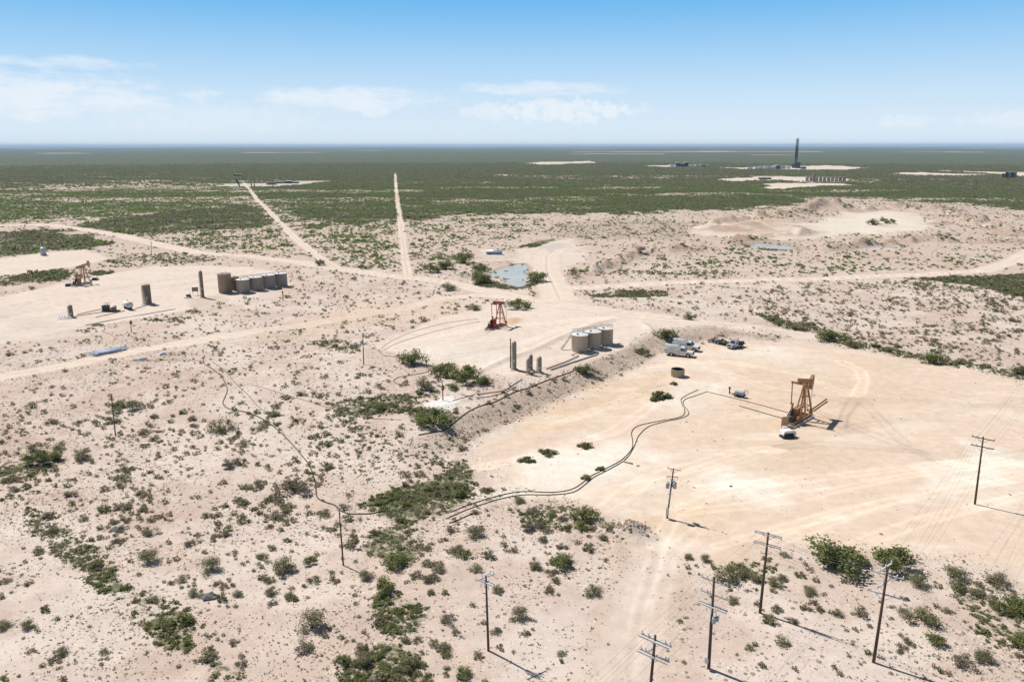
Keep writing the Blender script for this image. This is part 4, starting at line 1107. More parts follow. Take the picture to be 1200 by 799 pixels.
# pole with hanging transformers and cutouts
r_, b_, H_, f_ = pole((830, 783), (836.5, 676), 'dark pole with three crossarms, hardware cluster and meter box near its foot')
w1 = crossarm(r_, f_, -.6, 2.9, PERP, (-.95, -.55, .75, .95), 'galv', .09, False, 1); w2 = crossarm(r_, f_, -2.1, 2.9, PERP, (-.95, -.5, -.3, .95), 'galv', .09, False, 1); w3 = crossarm(r_, f_, -3.3, 3.1, PERP, (-.95, .9), 'arm', .11, True, -1)
WP['835'] = (b_, w1, w2)
cutouts(r_, f_, -3.45, 3, PERP, .5)
can(r_, f_(-4.9) + Vector((.12, -.42, 0)), .2, .6, 'capacitor'); can(r_, f_(-4.8) + Vector((.5, -.25, 0)), .17, .5, 'capacitor')
MB().box((-.32, -.1, 1.0), (.34, .26, .5)).build('meter_box', M['galv'], r_); MB().cyl((-.2, -.08, 1.2), f_(-4.9) + Vector((-.2, -.08, 0)), .03, n=6).build('conduit', M['galv'], r_)
# nearest pole with arms both ways
r_, b_, H_, f_ = pole((1023, 776), (1040, 664), 'nearest right hand pole with two pale crossarms set at right angles')
D2 = math.atan2(37.3, 31.5)
w1 = crossarm(r_, f_, -.15, 2.6, AZL - .2, (-.9, 0, .9), 'arm', .13, False, 1); w2 = crossarm(r_, f_, -1.0, 3.2, D2 - math.pi / 2 + .1, (-.95, .6, .95), 'arm', .12, False, 1)
w3 = crossarm(r_, f_, -2.0, 2.5, AZL - .2, (-.9, 0, .9), 'arm', .13, False, 1); w4 = crossarm(r_, f_, -3.2, 3.2, D2 - math.pi / 2 + .1, (-.95, .6, .95), 'arm', .12, False, 1)
WP['1034'] = (b_, w1, w2, w3, w4)
# pole on the pad
r_, b_, H_, f_ = pole((1142, 591), (1152, 512), 'solitary pole standing on the bare sandy pad near the right edge', .16)
w1 = crossarm(r_, f_, -.35, 3.0, D2 - math.pi / 2, (-.95, -.5, .95), 'oldwood', .12, False, 1); w2 = crossarm(r_, f_, -1.65, 3.0, D2 - math.pi / 2, (-.95, -.5, .95), 'oldwood', .12, False, 1)
WP['1150'] = (b_, w1, w2)
# pole cut by the bottom edge
bb = Vector((11.9, 60.9, 0)); bb.z = gz(bb.x, bb.y)
for it in range(6):
    r0 = top_offset(bb, (767.5, 744)); bb.x += (r0.x - .45) ; 
    bb.y += (r0.z - 10.4) * -.35 * -1 * (bb.y / 52); bb.z = gz(bb.x, bb.y)
r_, b_, H_, f_ = pole(bb, (767.5, 744), 'pole whose foot is cut off by the bottom edge, two pale double arms')
w1 = crossarm(r_, f_, -.55, 3.0, PERP, (-.92, -.5, .6, .92), 'arm', .13, True, 1); w2 = crossarm(r_, f_, -2.1, 3.0, PERP, (-.92, -.6, .75, .92), 'arm', .13, True, 1)
w3 = crossarm(r_, f_, -1.5, 1.4, AZL, (-.9, .9), 'galv', .08, False, 1, False)
WP['766'] = (b_, w1, w2); print('bottom pole', b_, H_)
# pole with the cross shaped head
r_, b_, H_, f_ = pole((572, 762), (569, 674), 'slim pole with a small cross shaped head of pale arms', .14)
w1 = crossarm(r_, f_, -.3, 2.4, math.radians(35), (-.92, -.3, .3, .92), 'arm', .1, False, 1); w2 = crossarm(r_, f_, -.75, 1.9, math.radians(-35), (-.92, 0, .92), 'arm', .1, True, -1)
cutouts(r_, f_, -.9, 3, math.radians(-35), .45)
# transformer pole
r_, b_, H_, f_ = pole((781, 607), (789, 549), 'weathered pole with three grey transformers at the sandy pad corner', .14)
crossarm(r_, f_, -.2, 2.0, math.radians(-30), (-.9, .9), 'oldwood', .07, False, 1); crossarm(r_, f_, -1.3, 1.6, math.radians(-10), (-.9, 0, .9), 'oldwood', .08, False, -1)
for p in ((-.5, -.05), (.5, -.18), (.35, .45)): can(r_, f_(-2.95) + Vector((p[0], p[1], 0)), .27, .85)
MB().bar(f_(-2.5) + Vector((-.5, .1, 0)), f_(-2.5) + Vector((.5, .1, 0)), .1, .1).build('transformer_bracket', M['galv'], r_)
a = MB().box((-.02, -.28, 1.15), (.42, .26, 1.1)).build('switch_box', M['galv'], r_); MB().cyl((0, -.2, 1.6), f_(-3) + Vector((0, -.2, 0)), .035, n=6).build('conduit', M['galv'], r_)
# slimmer ones further left
r_, b_, H_, f_ = pole((402, 662), (397, 597), 'bare slim pole with no arms rising beside the black hose', .11)
MB().box(f_(-.15), (.3, .08, .1)).build('pole_top_pin', M['galv'], r_)
r_, b_, H_, f_ = pole((135, 510), (130, 461), 'bare wooden pole on the left plain with a green bush behind', .12)
MB().box(f_(-.3), (.5, .08, .1)).build('pole_top_pin', M['galv'], r_)
r_, b_, H_, f_ = pole((426, 427), (425, 390), 'pole with one transformer left of the middle pad', .13)
can(r_, f_(-2.7) + Vector((-.35, -.15, 0)), .3, .9); MB().box(f_(-.2), (.7, .08, .1)).build('crossarm', M['oldwood'], r_)
r_, b_, H_, f_ = pole((519, 469), (518, 448), 'short pole in the middle of the small white gravel square', .12)
MB().box(f_(-1.1) + Vector((.1, -.15, 0)), (.5, .3, 1.0)).build('switch_box', M['oldwood'], r_); MB().cyl(f_(-.05), f_(-.05) + Vector((0, 0, .3)), .06, n=6).build('vent_cap', M['white'], r_)
r_, b_, H_, f_ = pole((331.5, 352), (331, 341), 'very short post on the pale patch in front of four grey tanks', .16)
MB().box(f_(-.4), (.45, .3, .7)).build('switch_box', M['oldwood'], r_)
r_, b_, H_, f_ = pole((153.5, 389), (153, 374), 'short pole in front of the horizontal steel vessel at left', .13)
MB().box(f_(-.9), (.7, .3, .9)).build('switch_box', M['oldwood'], r_)
r_, b_, H_, f_ = pole((177, 299), (177, 283), 'distant pole by the main road beyond the west pad', .16)
MB().box(f_(-.4), (1.6, .12, .14)).build('crossarm', M['oldwood'], r_)
r_, b_, H_, f_ = pole((325, 280), (325, 268), 'distant pole beside the diagonal dirt road', .16)
MB().box(f_(-.4), (1.6, .12, .14)).build('crossarm', M['oldwood'], r_)
r_, b_, H_, f_ = pole((499, 276), (499, 264), 'distant pole on the scrub right of the straight dirt road', .16)
MB().box(f_(-.4), (1.6, .12, .14)).build('crossarm', M['oldwood'], r_)

def span(a, b, sag, label, group, r=.008):
    pts = []
    for i in range(17):
        t = i / 16; p = a.lerp(b, t); p.z -= sag * 4 * t * (1 - t); pts.append(p)
    c = (a + b) / 2
    o = MB().tube([p - a for p in pts], r, 4).build('power_line', M['wire']); o.location = a
    tag(o, label, 'power line', group)
def W_(k, li, i): return WP[k][0] + WP[k][li][i]
ln = 'overhead wire between the bottom edge pole and the meter box pole'
for li in (1, 2):
    for i in (0, 1, 3): span(W_('766', li, i), W_('835', li, i), .35, ln, 'wires from bottom edge pole to meter box pole')
ln = 'overhead wire between the meter box pole and the two armed pole'
for i in (0, 1, 3): span(W_('835', 1, i), W_('897', 1, i), .4, ln, 'wires from meter box pole to two armed pole')
for i, j in ((0, 0), (1, 1), (3, 2)): span(W_('835', 2, i), W_('897', 2, j), .4, ln, 'wires from meter box pole to two armed pole')
ln = 'sunlit overhead wire sagging over the big green bushes'
for i, li in ((0, 2), (1, 2), (2, 2)): span(W_('897', 1, (1, 2, 3)[i]), W_('1034', 1, i), .9, ln, 'wires sagging over the big green bushes', .014)
for i in range(3): span(W_('897', 2, i), W_('1034', 3, i), .9, ln, 'wires sagging over the big green bushes', .014)
ln = 'overhead wire crossing the sandy pad to the solitary pole'
for li, lj in ((2, 1), (4, 2)):
    for i in range(3): span(W_('1034', li, i), W_('1150', lj, i), 1.1, ln, 'wires crossing the sandy pad')
ln = 'overhead wire leaving the solitary pole past the right edge'
for li in (1, 2):
    for i in range(3):
        a = W_('1150', li, i); span(a, a + Vector((33, 39, 1.0)), 1.2, ln, 'wires leaving the solitary pole')
ln = 'overhead wire leaving the bottom edge pole towards lower left'
for li in (1, 2):
    for i in (0, 1, 3):
        a = W_('766', li, i); span(a, a - Vector((17, 20, 0)), .5, ln, 'wires leaving the bottom edge pole')

# ------------------------------------------------------------------ pumpjacks
def pumpjack(well, rear, size, body, cw, label, tilt, head, name='pumpjack', crank=(.25, 1.05), ew=2.4):
    hd = heading(rear, well)
    root = empty(name, Vector((well.x, well.y, gz(well.x, well.y))), hd, label, 'pumpjack', 'pumpjacks', size)
    # local: well at x=0, machine towards -x
    MB().box((-5.3, 0, .16), (8.6, 2.6, .32)).build('concrete_base', M['conc'], root)
    sk = MB()
    for y in (-.75, .75): sk.box((-5.3, y, .52), (8.0, .28, .4))
    for x in (-1.6, -3.2, -4.8, -6.4, -8.0, -9.0): sk.box((x, 0, .52), (.25, 1.4, .3))
    sk.build('skid', body, root)
    ap = Vector((-3.1, 0, 6.9))
    sp = MB()
    for y in (-1, 1): sp.bar((-1.7, y * 1.15, .7), ap + Vector((.15, y * .22, 0)), .25, .25); sp.bar((-4.6, y * .95, .7), ap + Vector((-.25, y * .2, 0)), .21, .21)
    for t in (.3, .6):
        a = [Vector((-1.7, y * 1.15, .7)).lerp(ap, t) for y in (-1, 1)]; sp.bar(a[0], a[1], .12, .12); bq = [Vector((-4.6, y * .95, .7)).lerp(ap, t) for y in (-1, 1)]; sp.bar(bq[0], bq[1], .1, .1); sp.bar(a[0], bq[0], .1, .1); sp.bar(a[1], bq[1], .1, .1)
    sp.box(ap, (.8, .7, .3)); pst = sp.build('samson_post', body, root)
    ld = MB()
    for y in (-.2, .2): ld.bar((-1.35, y, .7), (-2.8, y, 6.6), .05, .05)
    for i in range(14): t = i / 14; ld.bar((-1.35 - 1.45 * t, -.2, .7 + 5.9 * t), (-1.35 - 1.45 * t, .2, .7 + 5.9 * t), .03, .03)
    ld.build('ladder', body, pst)
    rot = Matrix.Rotation(tilt, 3, 'Y')          # tilt > 0: rear up, head down
    def B(x, y, z): return ap + Vector((0, 0, .45)) + rot @ Vector((x, y, z))
    bm = MB(); bm.box(B(-.3, 0, .1), (6.6, .36, .72), rot); bm.box(B(-.3, 0, .48), (6.6, .48, .08), rot); bm.box(B(-.3, 0, -.28), (6.6, .48, .08), rot)
    beam = bm.build('walking_beam', body, root)
    hb = MB(); prof = []
    for i in range(9):
        a = R(-26 + 6.6 * i); prof.append((math.cos(a) * 3.25, math.sin(a) * 3.25 - .1))
    prof += [(2.5, 1.25), (2.0, .35), (2.0, -.25), (2.45, -1.2)]
    o = len(hb.v); hb.prism(prof, -.26, .26); hb.v = [tuple(B(*v)) for v in hb.v]; hb.build('horsehead', head, root)
    rear_p = B(-3.2, 0, -.45)
    hub = Vector((-6.3, 0, 2.35)); pin = hub + Vector((crank[0] * .0 + crank[0], 0, crank[1]))
    MB().box(rear_p + Vector((0, 0, .05)), (.34, ew + .3, .34)).box(rear_p + Vector((0, 0, .35)), (.3, .4, .4)).build('equalizer', body, root)
    for y in (-ew / 2, ew / 2): MB().bar(rear_p + Vector((0, y, 0)), (pin.x, y, pin.z), .15, .15).cyl((pin.x, y - .15, pin.z), (pin.x, y + .15, pin.z), .2, n=10).build('pitman_arm', body, root)
    for y in (-ew / 2 + .27, ew / 2 - .27):
        d = (pin - hub).normalized(); n = Vector((-d.z, 0, d.x))
        ck = MB().bar((hub + d * 1.25) + Vector((0, y, 0)), (hub - d * 1.9) + Vector((0, y, 0)), .22, .5).build('crank', body, root)
        c = hub - d * 1.35 + Vector((0, y, 0)); w = MB()
        pr = [(math.cos(R(a)) * 1.05, math.sin(R(a)) * .95) for a in range(180, 361, 20)] + [(.75, .55), (-.75, .55)]
        vs = []
        for yy in (-.2, .2):
            for (q, e) in pr: vs.append(c + n * q + d * e + Vector((0, yy, 0)))
        k = len(pr); w.add(vs, [(i, (i + 1) % k, k + (i + 1) % k, k + i) for i in range(k)] + [tuple(range(k - 1, -1, -1)), tuple(range(k, 2 * k))]); w.build('counterweight', cw, ck)
    MB().box((-6.3, 0, 1.25), (1.5, .9, 1.1), None, .8).box(hub, (1.3, .95, 1.15)).cyl(hub + Vector((0, -ew / 2 + .2, 0)), hub + Vector((0, ew / 2 - .2, 0)), .22, n=12).build('gearbox', body, root)
    MB().cyl((-7.0, .30, 2.1), (-7.0, .48, 2.1), .8, n=20).build('flywheel', M['dark'], root)
    mt = MB().box((-8.5, .1, 1.0), (.9, 1.0, .6)).cyl((-8.5, -.5, 1.55), (-8.5, .55, 1.55), .38, n=12).build('motor', M['dark'], root)
    MB().bar((-8.4, .72, 1.75), (-7.0, .72, 2.6), .16, .1).bar((-8.4, .72, 1.2), (-7.0, .72, 1.45), .16, .1).build('belt', M['black'], mt)
    # wellhead and bridle
    hp = B(3.25, 0, -.1)
    MB().cyl((hp.x, -.1, hp.z - .6), (0, -.08, 2.3), .025, n=5).cyl((hp.x, .1, hp.z - .6), (0, .08, 2.3), .025, n=5).box((0, 0, 2.3), (.2, .4, .1)).build('bridle', M['dark'], root)
    MB().cyl((0, 0, -.2), (0, 0, 1.2), .17, n=10).cyl((0, 0, .5), (0, 0, .65), .3, n=10).cyl((0, -.55, .9), (0, .55, .9), .09, n=8).cyl((0, 0, 1.2), (0, 0, 2.3), .045, n=6).box((0, .5, .9), (.25, .2, .35)).build('wellhead', M['rust'], root)
    return root
w_ = at(948.5, 486); r_ = at(925, 499)
pj = pumpjack(w_, r_, 1.03, M['orange'], M['rust'], 'faded orange pumpjack on the big bare sandy pad', R(13), M['orange'], crank=(.3, 1.1))
w_ = at(593, 380.5); r_ = at(573.5, 386.5)
pumpjack(w_, r_, .93, M['red'], M['redd'], 'red pumpjack with a pale horsehead on the middle pad', R(11), M['white'], crank=(.2, 1.1), ew=1.8)
w_ = at(107, 331); r_ = at(88, 335)
pumpjack(w_, r_, .98, M['sand'], M['sand'], 'rusty tan pumpjack on the west pad beside a green hedge', R(-6), M['sand'], crank=(-.2, -.9))

# ------------------------------------------------------------------ tanks and vessels
def setback(px, py, r):
    b = at(px, py); d = Vector((b.x, b.y, 0)).normalized(); b = b + d * r; b.z = gz(b.x, b.y); return b
def tank(px, py, r, h, m, label, group=None, name='storage_tank', cone=.35, ladder=True, hatch=True, ring=0, cat='tank'):
    b = setback(px, py, r); root = empty(name, b, math.atan2(b.y, b.x), label, cat, group)
    z0 = -.3
    MB().lathe([(r * 1.04, z0), (r * 1.04, .12), (r, .14)], 32, caps=False).build('footing', M['conc'], root)
    prof = [(r, .1)]
    for i in range(1, ring + 1):
        z = h * i / (ring + 1); prof += [(r, z - .04), (r + .03, z - .03), (r + .03, z + .03), (r, z + .04)]
    prof += [(r, h - .12), (r + .05, h - .1), (r + .05, h)]
    MB().lathe(prof, 32, caps=False).build('shell', m, root)
    rf = MB().lathe([(r + .05, h), (r * .96, h + .03), (.25, h + cone), (.001, h + cone + .02)], 32, caps=False).build('roof', M['roof'] if m in (M['tank'], M['tankg']) else m, root)
    if hatch:
        MB().lathe([(.26, 0), (.26, .22), (.3, .23), (.3, .3), (.001, .34)], 12, (-r * .45, r * .3, h + cone * .5)).build('hatch', M['galv'], rf)
        MB().cyl((r * .2, -r * .3, h + cone * .5), (r * .2, -r * .3, h + cone + .7), .05, n=6).build('vent_pipe', M['galv'], rf)
    MB().cyl((-r - .02, .4, .5), (-r - .25, .4, .5), .3, n=14).build('manway', m, root)
    if ladder:
        lb = MB(); x = r + .12; x0 = .5
        for s in (-.2, .2): lb.bar((x * math.cos(.7) + s * -.6, x * math.sin(.7) + s * .7, 0), (x * math.cos(.7) + s * -.6, x * math.sin(.7) + s * .7, h + .9), .04, .04)
        lb.build('ladder', M['galv'], root)
    return root, b
G3 = 'round tanks of the middle pad battery'; T3 = []
for px, py, lab in ((679, 414, 'nearest of three round tanks in the middle pad battery'), (694.2, 410, 'middle of three round tanks in the middle pad battery'), (709, 405.8, 'farthest of three round tanks in the middle pad battery')):
    T3.append(tank(px, py, 2.1 if px < 700 else 1.95, 4.3, M['tank'], lab, G3)[1])
G4 = 'grey tanks of the west pad battery'; T4 = []
for px, py, lab in ((285.5, 344, 'leftmost grey tank of the west battery, next to the brown one'), (300.3, 341, 'second grey tank from the left in the west battery'), (315.4, 338.5, 'third grey tank from the left in the west battery'), (329.6, 336, 'rightmost grey tank of the west battery')):
    T4.append(tank(px, py, 2.35, 4.9, M['tankg'], lab, G4, cone=.3)[1])
tall = tank(264.3, 344, 2.35, 7.0, M['tand'], 'tall tan tank at the left end of the west battery', None, 'gun_barrel_tank', ring=0)
tank(274.5, 340, 1.9, 4.7, M['brown'], 'brown tank half hidden between tall tan tank and grey tanks', None, hatch=False)
def catwalk(A, B_, z, label, w=.8):
    d = (B_ - A); L = d.length; root = empty('catwalk', A, math.atan2(d.y, d.x), label, 'catwalk')
    MB().box((L / 2, 0, z), (L, w, .08)).build('deck', M['galv'], root)
    rl = MB()
    for y in (-w / 2, w / 2):
        rl.bar((0, y, z + 1.05), (L, y, z + 1.05), .06); rl.bar((0, y, z + .55), (L, y, z + .55), .05)
        n = max(2, int(L / 1.6))
        for i in range(n + 1): rl.bar((L * i / n, y, z), (L * i / n, y, z + 1.05), .05)
    rl.build('handrail', M['dark'], root)
    for i in range(int(L / 4.5) + 1):
        x = min(.3 + i * 4.5, L - .2)
        MB().bar((x, -.3, -.3), (x, -.3, z), .12).bar((x, .3, -.3), (x, .3, z), .12).build('leg', M['dark'], root)
    st = MB()
    for y in (-.35, .35): st.bar((-z * .9, y, .1), (0, y, z), .05, .08)
    for i in range(12): t = (i + .5) / 12; st.box((-z * .9 * (1 - t), 0, z * t), (.25, .7, .04))
    st.build('stairs', M['dark'], root)
def off_back(v, k, s=0.0):
    d = Vector((v.x, v.y, 0)).normalized(); n = Vector((d.y, -d.x, 0)); q = v + d * k + n * s; q.z = gz(q.x, q.y); return q
catwalk(off_back(T4[0], 3.0, -3), off_back(T4[3], 3.0, 2.0), 4.3, 'long steel catwalk behind the four grey tanks')
catwalk(off_back(T3[0], 2.6, -1.8), off_back(T3[2], 2.5, 1.6), 3.8, 'steel catwalk behind the three tanks of the middle pad')

for row, lab in ((T3, 'dark header pipe along the feet of the three middle pad tanks'), (T4, 'dark header pipe along the feet of the four grey tanks')):
    P_ = [off_back(v, -2.9) for v in row]; d_ = (P_[-1] - P_[0]).normalized(); A_ = P_[0] - d_ * 3; mb = MB(); L_ = (P_[-1] - P_[0]).length + 4
    mb.tube([d_ * (L_ * i / 6) + Vector((0, 0, .35 + (0 if i % 2 else .0))) for i in range(7)], .09, 6)
    for v, p in zip(row, P_): mb.cyl(p - A_ + Vector((0, 0, .35)), v - A_ + Vector((0, 0, .35)), .07, n=6).cyl(p - A_ + Vector((0, 0, .3)), p - A_ + Vector((0, 0, .8)), .06, n=6)
    o = mb.build('header_pipe', M['rust']); A_.z = gz(A_.x, A_.y); o.location = A_; tag(o, lab, 'pipe')
def vessel(px, py, r, h, m, label, name='separator', leg=.0, pipes=True, group=None, lean=0):
    b = setback(px, py, r); root = empty(name, b, math.atan2(b.y, b.x), label, 'separator', group)
    MB().box((0, 0, .02), (r * 3.2, r * 3.2, .3)).build('pad', M['conc'], root)
    MB().lathe([(r * 1.05, .15), (r * 1.05, .4), (r, .42), (r, h - .2), (r * .92, h - .07), (r * .6, h + .08), (.001, h + .14)], 20).build('shell', m, root)
    if pipes:
        MB().cyl((-r * .2, r + .14, .2), (-r * .2, r + .14, h * .93), .055, n=7).cyl((-r * .2, r + .14, h * .8), (-r * .2, r * .8, h * .8), .05, n=6).cyl((r + .1, -.2, .3), (r + .1, -.2, h * .7), .045, n=6).build('piping', M['rust'], root)
        MB().cyl((0, 0, h), (0, 0, h + .55), .05, n=6).box((0, 0, h + .35), (.3, .12, .12)).build('relief_valve', M['galv'], root)
        MB().box((-r - .1, 0, h * .35), (.25, .4, .4)).build('gauge_box', M['galv'], root)
    return root, b
vessel(602.2, 434, .55, 6.6, M['tan'], 'tallest slim vessel of the middle pad battery')
vessel(598, 431.5, .14, 7.0, M['tand'], 'thin flare pipe standing against the tallest slim vessel', 'flare_pipe', pipes=False)
vessel(619.2, 439, .42, 3.6, M['tan'], 'front one of two short slim vessels beside the tallest one', group='short vessels of the middle pad')
vessel(622, 434.5, .40, 3.6, M['tand'], 'rear one of two short slim vessels beside the tallest one', group='short vessels of the middle pad')
vessel(632, 437.5, .5, 3.7, M['tan'], 'short wide vessel standing between the slim vessels and the three tanks', group='short vessels of the middle pad')
vessel(237.5, 348.5, .58, 9.3, M['tand'], 'tall thin tower left of the west battery tanks', 'treater_tower')
vessel(173, 356.5, 1.35, 6.6, M['tand'], 'stout tan vertical vessel right of the horizontal steel vessel', 'heater_treater')
vessel(83.5, 371.5, .65, 3.7, M['tand'], 'short tan vessel at the left end of the west containment strip')

# horizontal vessel
a_, b_ = at(145, 360), at(155, 361.5); root = empty('horizontal_vessel', at(150, 361.5), heading(a_, b_) - .35, 'white horizontal steel vessel lying on saddles on the west pad', 'vessel')
MB().cyl((-2.2, 0, 1.5), (2.2, 0, 1.5), .95, n=20).build('shell', M['dirtyw'], root)
for s in (-1, 1):
    hh = MB(); prof = [(.95, 0), (.85, .22), (.55, .38), (.001, .44)]
    hh.lathe(prof, 20, caps=False); hh.v = [(s * (2.2 + v[2]), v[1], 1.5 + v[0]) for v in hh.v]; hh.build('end_cap', M['galv'], root)
for x in (-1.4, 1.4): MB().box((x, 0, .4), (.3, 1.5, .9)).build('saddle', M['dark'], root)
MB().cyl((0, 0, 2.4), (0, 0, 3.2), .08, n=8).box((0, 0, 2.9), (.4, .2, .2)).build('relief_valve', M['galv'], root)
# engine skid of the west pad
root = empty('compressor_skid', at(130, 364.5), -.1, 'dark compressor skid left of the horizontal steel vessel', 'compressor')
MB().box((0, 0, .25), (5.4, 1.9, .3)).build('skid', M['dark'], root); MB().box((-1.5, 0, 1.1), (1.7, 1.2, 1.3)).box((-1.5, 0, 1.9), (1.9, 1.5, .25)).build('engine', M['dark'], root)
MB().cyl((.6, -.9, 1.0), (.6, .9, 1.0), .5, n=14).cyl((1.6, 0, .5), (1.6, 0, 1.9), .35, n=12).build('compressor', M['tand'], root); MB().box((-2.5, 0, 1.2), (.25, 1.7, 1.7)).build('radiator', M['galv'], root); MB().cyl((-1.2, .3, 1.9), (-1.2, .3, 2.7), .1, n=8).bar((-2.4, .3, 2.5), (.2, .3, 2.9), .2, .12).build('exhaust', M['rust'], root)
root = empty('control_panel', at(229, 345.5), .3, 'tan control panel on posts left of the tall thin tower', 'panel')
MB().box((0, 0, 2.1), (2.1, .4, 1.5)).build('cabinet', M['tand'], root)
for x in (-.8, .8): MB().bar((x, 0, -.2), (x, 0, 1.5), .12).build('post', M['dark'], root)
root = empty('pump_unit', at(220, 348.5), .2, 'small dark pump on a pale slab left of the control panel', 'pump')
MB().box((0, 0, .05), (2.4, 1.6, .3)).build('slab', M['conc'], root); MB().cyl((-.5, 0, .75), (.6, 0, .75), .42, n=12).box((.8, 0, .6), (.5, .8, .8)).build('motor', M['dark'], root); MB().cyl((.8, 0, .9), (.8, 0, 1.9), .09, n=6).build('pipe', M['rust'], root)
root = empty('valve_manifold', at(76, 373), 0, 'jumble of pale pipes and valves left of the short tan vessel', 'manifold')
for i in range(5):
    x = -1.6 + i * .8; MB().cyl((x, -1, .35), (x, 1, .35), .09, n=6).cyl((x, 0, .35), (x, 0, 1.1), .07, n=6).cyl((x - .25, 0, 1.1), (x + .25, 0, 1.1), .05, n=6).build('valve', M['pipe'], root)
MB().cyl((-2, -1, .4), (2, -1, .4), .12, n=8).cyl((-2, 1, .4), (2, 1, .4), .12, n=8).build('header_pipe', M['pipe'], root)
for (px, py, lab, s) in ((111, 328, 'white engine box at the right foot of the rusty tan pumpjack', 1), (80, 335, 'pale engine and pipe rack left of the rusty tan pumpjack', 1), (922.5, 513, 'white engine housing at the foot of the orange pumpjack', 1.1)):
    hd = .25 if px < 500 else heading(at(918, 512), at(927, 510.5)) - .15
    root = empty('engine_unit', at(px, py), hd, lab, 'engine', None, s)
    MB().box((0, .2, .22), (2.2, 1.3, .25)).build('skid', M['dark'], root); MB().prism([(-.95, .55), (.95, .55), (.95, 1.05), (.7, 1.32), (-.75, 1.32), (-.95, 1.1)], -.35, .85).build('housing', M['white'], root)
    MB().box((.0, -.42, .62), (1.7, .12, .5)).build('louvre', M['black'], root); MB().cyl((.75, .5, 1.2), (.75, .5, 2.1), .07, n=8).build('exhaust', M['rust'], root); MB().box((1.25, .2, .6), (.5, .7, .7)).build('control_box', M['galv'], root)
    for x in (-.7, .7): MB().cyl((x, -.55, .28), (x, -.35, .28), .28, n=12).build('wheel', M['black'], root)
root = empty('belt_guard', at(919, 501), .3, 'tan mesh guard panel left of the orange pumpjack', 'guard')
MB().box((0, 0, 1.3), (1.5, .12, 1.7)).build('panel', M['sand'], root)
for x in (-.7, .7): MB().bar((x, 0, -.2), (x, 0, 1.9), .1).build('post', M['rust'], root)
# fence of the red pumpjack
root = empty('guard_rail', at(571, 388), heading(at(570, 390), at(575, 387)), 'low pipe rail at the rear of the red pumpjack', 'rail')
for x in (-1.6, 0, 1.6): MB().cyl((x, 0, -.2), (x, 0, 1.3), .05, n=6).build('post', M['oldwood'], root)
MB().cyl((-1.6, 0, 1.25), (1.6, 0, 1.25), .05, n=6).cyl((-1.6, 0, .7), (1.6, 0, .7), .05, n=6).build('rail', M['oldwood'], root)
def lay(name, pxs, r, m, label, cat, group=None, lift=.0, smooth=3, n=6):
    P = [at(*p) for p in pxs]; pts = []
    for i in range(len(P) - 1):
        p0 = P[max(i - 1, 0)]; p1 = P[i]; p2 = P[i + 1]; p3 = P[min(i + 2, len(P) - 1)]
        L = (p2 - p1).length; k = max(3, min(14, int(L / 1.2)))
        for j in range(k):
            t = j / k
            q = .5 * ((2 * p1) + (p2 - p0) * t + (2 * p0 - 5 * p1 + 4 * p2 - p3) * t * t + (3 * p1 - p0 - 3 * p2 + p3) * t ** 3) if smooth else p1.lerp(p2, t)
            pts.append(q)
    pts.append(P[-1])
    zz = height(np.array([p.x for p in pts]), np.array([p.y for p in pts]))
    b = pts[0].copy(); b.z = float(zz[0])
    o = MB().tube([Vector((p.x - b.x, p.y - b.y, float(z) + r * .8 + lift - b.z)) for p, z in zip(pts, zz)], r, n).build(name, m); o.location = b
    return tag(o, label, cat, group)
# the two black hoses over the big pad
lay('poly_hose', [(818, 457), (805, 463), (798, 468), (799, 474), (802, 480), (801, 486), (793, 490), (770, 494), (748, 499), (740, 506), (741, 517), (740, 526), (728, 539), (706, 551), (690, 559), (682, 566), (668, 574), (645, 577), (612, 576), (588, 580), (566, 586), (545, 593), (528, 600)], .07, M['hose'], 'black hose whose end lies left, running across the sandy pad', 'hose', 'black hoses')
lay('poly_hose', [(829, 459), (815, 464), (803, 468), (800, 473), (804, 479), (807, 485), (799, 490), (780, 494), (760, 500), (748, 511), (743, 523), (733, 538), (712, 551), (696, 559), (685, 568), (671, 577), (645, 580), (612, 580), (585, 585), (565, 591), (545, 598), (522, 608)], .07, M['hose'], 'black hose joined to the rusty pipe, running across the sandy pad', 'hose', 'black hoses')
lay('poly_hose', [(560, 600), (548, 604), (535, 610), (526, 613)], .08, M['flow'], 'short brown hose below the two black hoses', 'hose')
lay('flowline', [(829, 459.5), (860, 467), (895, 476), (923, 484)], .075, M['flow'], 'upper rusty pipe running straight to the orange pumpjack', 'pipe', 'rusty pipes', smooth=0)
lay('flowline', [(866, 476), (890, 483), (918, 491)], .085, M['flow'], 'lower rusty pipe lying free left of the orange pumpjack', 'pipe', 'rusty pipes', smooth=0)
lay('flowline', [(951, 482), (968, 470)], .17, M['rust'], 'thick rusty pipe lying beyond the orange pumpjack wellhead', 'pipe', lift=.25, smooth=0)
lay('poly_hose', [(239, 416), (239, 426), (247, 431), (259, 441), (266, 455), (263, 466), (261, 473), (268, 479), (285, 482), (302, 488), (318, 498), (335, 513), (352, 532), (362, 545), (369, 565), (371, 582), (380, 588), (392, 592), (400, 599), (410, 602), (432, 602), (445, 600)], .09, M['hose'], 'long black hose winding down the left plain to the slim pole', 'hose')
lay('poly_hose', [(249, 424), (262, 433), (275, 448), (290, 462), (300, 474), (316, 488), (334, 510)], .05, M['hose'], 'thin dark hose beside the long winding one', 'hose')
lay('poly_hose', [(152, 423), (185, 422), (215, 422), (239, 423)], .05, M['hose'], 'thin dark hose lying straight under the silver pipe stack', 'hose')
lay('poly_hose', [(300, 452), (340, 464), (380, 476), (420, 488), (470, 492)], .045, M['flow'], 'thin brown line crossing the plain towards the gravel square', 'pipe')
